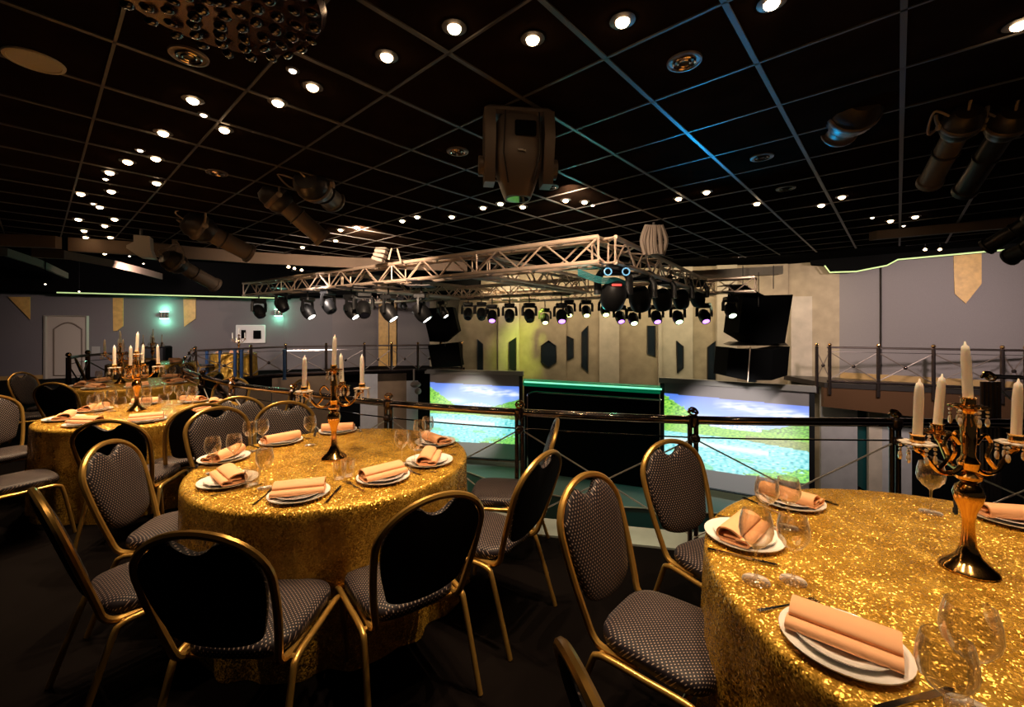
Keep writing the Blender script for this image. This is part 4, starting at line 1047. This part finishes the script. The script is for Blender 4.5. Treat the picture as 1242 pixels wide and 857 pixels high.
def candelabra(i, x, y, rz, na=3):
    CP[na].place((x, y, .758), rz, 'gilded %s-candle candelabra with crystal drops standing on ' % ('four', 'five')[na-3]+tname[i], 'candelabra', 'gilded candelabras')
    for k in range(na+1):
        if k < na: a = math.radians(ARMS[na][k])+rz; p = Vector((x+.17*math.cos(a), y+.17*math.sin(a), .758+.439)); nm = dirname(p.x-x, p.y-y, x, y)+' arm'
        else: p = Vector((x, y, .758+.566)); nm = 'centre cup'
        CN.place(p, 0, 'white candle in the %s, candelabra on %s' % (nm, tname[i]), 'candle', 'white taper candles', rot=(rnd.uniform(-.05, .05), rnd.uniform(-.05, .05), 0))
candelabra(0, -1.13, 2.72, .4)
candelabra(1, 1.565, 1.47, 0)
candelabra(2, -3.72, 4.25, .1, 4)
candelabra(3, -5.75, 6.3, .5, 4)
candelabra(4, -8.3, 9.9, .2, 4)
candelabra(5, -8.6, 13.5, .8)

# place settings
def plate(r):
    return lambda: MB().lathe([(.001, .004), (r*.60, .004), (r*.66, .007), (r*.98, .017), (r, .019), (r, .016), (r*.66, .002), (r*.55, 0), (.001, 0)], 40).build('charger_plate' if r > .12 else 'dinner_plate', M['white'], angle=60)
PA, PB = Proto(plate(.142)), Proto(plate(.110))
def make_napkin():
    t = .0035; L_ = .118
    def strip(P, x0, x1):
        P = smooth_path([(0, a*.86, b) for a, b in P], 5); mb_ = []
        for i, p in enumerate(P):
            d = (P[min(i+1, len(P)-1)]-P[max(0, i-1)]).normalized(); nn = Vector((0, -d.z, d.y)); mb_.append((p+nn*t, p-nn*t))
        vs = []
        for x in (x0, x0*.5+x1*.5, x1):
            for a, b in mb_: vs += [Vector((x, a.y, a.z)), Vector((x, b.y, b.z))]
        n = len(mb_)*2; fs = []
        for s in range(2):
            for i in range(len(mb_)-1):
                q = s*n+2*i; fs += [(q, q+2, q+n+2, q+n), (q+1, q+n+1, q+n+3, q+3)]
            fs += [(s*n, s*n+n, s*n+n+1, s*n+1), (s*n+n-2, s*n+n-1, s*n+2*n-1, s*n+2*n-2)]
        for i in range(len(mb_)-1): q = 2*i; fs += [(q, q+1, q+3, q+2), (2*n+q, 2*n+q+2, 2*n+q+3, 2*n+q+1)]
        return vs, fs
    mb = MB()
    mb.add(*strip([(.052, .006), (0, .005), (-.050, .006), (-.066, .012), (-.062, .023), (-.045, .026), (-.012, .022)], -L_*1.02, L_*1.0))
    mb.add(*strip([(-.01, .014), (.03, .013), (.058, .012), (.066, .026), (.058, .044), (.036, .052), (.004, .050), (-.022, .040), (-.026, .031), (-.010, .028), (.036, .024)], -L_*.98, L_*.98))
    return mb.build('folded_napkin', M['napkin'], angle=50)
NP = Proto(make_napkin)
def make_wine():
    o = MB().lathe([(.001, .002), (.033, .003), (.034, .001), (.033, .005), (.010, .009), (.0042, .016), (.0036, .05), (.0042, .092), (.009, .100), (.024, .112), (.036, .132), (.0405, .152), (.038, .180), (.033, .205), (.0335, .206), (.0395, .180), (.0418, .152), (.037, .130)], 28).build('wine_glass', M['glass'], angle=80)
    return o
def make_tumbler():
    return MB().lathe([(.001, .001), (.026, .001), (.030, .004), (.034, .05), (.036, .092), (.0368, .092), (.035, .05), (.028, .010), (.001, .009)], 24).build('water_glass', M['glass'], angle=80)
WG, TG = Proto(make_wine), Proto(make_tumbler)
def make_knife():
    return MB().prism([(-.008, -.115, 0), (.008, -.115, 0), (.006, 0, 0), (.011, .02, 0), (.011, .09, 0), (.003, .115, 0), (-.006, .10, 0), (-.006, 0, 0)], (0, 0, .004)).build('table_knife', M['steel'], smooth=False)
def make_fork():
    q = MB().prism([(-.007, -.105, 0), (.007, -.105, 0), (.0035, .0, 0), (.0035, .04, 0), (.012, .055, 0), (.012, .07, 0), (-.012, .07, 0), (-.012, .055, 0), (-.0035, .04, 0), (-.0035, .0, 0)], (0, 0, .003))
    for k in range(4): q.box((-.0105+k*.007, .088, .0015), (.003, .04, .003))
    return q.build('table_fork', M['steel'], smooth=False)
KN, FK = Proto(make_knife), Proto(make_fork)
ZT = .758
def setting(i, T, x, y, nm, nap=None, cut=True, glasses=0, gl=None):
    r_a = math.atan2(y-T[1], x-T[0]); rz = r_a+PI/2        # local -y points to the rim of the table
    tn = tname[i]
    PA.place((x, y, ZT), 0, 'large white charger plate at the %s place on %s' % (nm, tn), 'plate', 'white charger plates')
    PB.place((x, y, ZT+.0075), 0, 'small white plate at the %s place on %s' % (nm, tn), 'plate', 'smaller white plates')
    na = nap if nap is not None else rz+rnd.uniform(-.25, .25)
    NP.place((x, y, ZT+.0155), na, 'peach folded napkin at the %s place on %s' % (nm, tn), 'napkin', 'peach napkins')
    c, s = math.cos(rz), math.sin(rz)
    if cut:
        KN.place((x+c*.165, y+s*.165, ZT+.001), rz, 'steel knife beside the plates at the %s place on %s' % (nm, tn), 'knife', 'table knives')
        FK.place((x-c*.165, y-s*.165, ZT+.001), rz, 'steel fork beside the plates at the %s place on %s' % (nm, tn), 'fork', 'table forks')
    if glasses:
        ux, uy = -math.cos(r_a), -math.sin(r_a)
        for g in range(glasses):
            q = (-.05, .07)[g]; gx, gy = x+ux*.19+c*(q+.05), y+uy*.19+s*(q+.05)
            WG.place((gx, gy, ZT), 0, '%s wine glass behind the %s plate on %s' % (('left', 'right')[g] if glasses > 1 else 'clear', nm, tn), 'glass', 'wine glasses')
# centre table
s1 = [(277, 583, 'near left'), (363, 599, 'near'), (465, 578.5, 'near right'), (521, 559, 'right'), (528, 536, 'far right'), (410, 522, 'far'), (341, 535, 'far left'), (272, 555.5, 'left')]
for px, py, nm in s1:
    p = at(px, py, .765); setting(0, T1, p.x, p.y, nm)
g1 = [(258, 574, 'left'), (284, 569, 'second left'), (303, 548, 'back left'), (318, 545, 'second back left'), (321, 592, 'front left'), (376, 540, 'far middle'), (487, 563, 'front right'), (503, 566, 'second front right'), (509, 546, 'right'), (519, 541, 'far right')]
for px, py, nm in g1:
    p = at(px, py, .758); WG.place(p, 0, 'wine glass at the %s of the centre gold table' % nm, 'glass', 'wine glasses')
for px, py, nm in [(412, 580, 'left'), (422, 577, 'right'), (306, 588, 'near left-hand')]:
    p = at(px, py, .758); TG.place(p, 0, '%s water tumbler in the middle of the centre gold table' % nm, 'glass', 'water tumblers')
# right table
s2 = [(902, 650, 'left', .75), (958, 607, 'far left', 2.2), (1022, 780, 'near left', -.72), (1226, 628, 'far right', 2.95)]
for px, py, nm, na in s2:
    p = at(px, py, .765); setting(1, T2, p.x, p.y, nm, nap=na)
for px, py, nm, sc in [(917, 705, 'left', 1.12), (962, 705, 'second left', 1.05), (930, 640, 'back left', 1.0), (956, 640, 'second back left', 1.0), (1129, 622, 'far side', 1.1), (1177, 862, 'near', 1.12), (1148, 905, 'nearest', 1.05)]:
    p = at(px, py, .758); WG.place(p, 0, 'large wine glass at the %s of the right gold table' % nm, 'glass', 'wine glasses', scale=(sc*1.1, sc*1.1, sc))
# the other tables
DN = ['near', 'near right', 'right', 'far right', 'far', 'far left', 'left', 'near left']
def ring_setting(i, T, n, gl, cut):
    base = math.atan2(-T[1], -T[0])
    for k in range(n):
        a = base+2*PI*k/n; rr = T[2]-.20
        setting(i, T, T[0]+rr*math.cos(a), T[1]+rr*math.sin(a), DN[k] if n == 8 else DN[(k*8)//n], cut=cut, glasses=gl)
ring_setting(2, T3, 8, 2, False); ring_setting(3, T4, 8, 1, False); ring_setting(4, T5, 8, 0, False); ring_setting(5, T6, 4, 0, False)
for k, (px, py) in enumerate([(186, 497), (192, 499)]):
    pass

railing([(-9.0, 8.7), (-9.5, 9.6), (-9.45, 10.8)], .95, 'short dark railing at far left in front of the cream door', None, False)
bx_ = empty('floor_speaker', (-9.35, 11.3, 0), .3, 'black box speaker standing at the far left below the green sconce', 'loudspeaker')
MB().box((0, 0, .54), (.52, .45, 1.08), bev=.03).build('cabinet', M['blackmat'], bx_, smooth=False)
MB().box((0, -.235, .6), (.44, .03, .85), bev=.01).build('grille', M['black'], bx_, smooth=False)
# posts at the far left railing, blue reflection put into their colour
for k, x in enumerate((251, 267, 285, 293, 345)):
    p = at(x, 396+1.59*520/12.9, 0); p = Vector((p.x*1.0, p.y, .0))
    q = MB().lathe([(.07, 0), (.07, .02), (.045, .03), (.045, .86), (.06, .87), (.06, .9)], 12, cap=True).build('barrier_post', M['post_blue_refl']); q.location = p
    tag(q, '%s post coloured by blue reflection behind the aisle railing at far left' % ['leftmost', 'second', 'middle', 'fourth', 'rightmost'][k], 'post', 'posts with painted blue reflection')
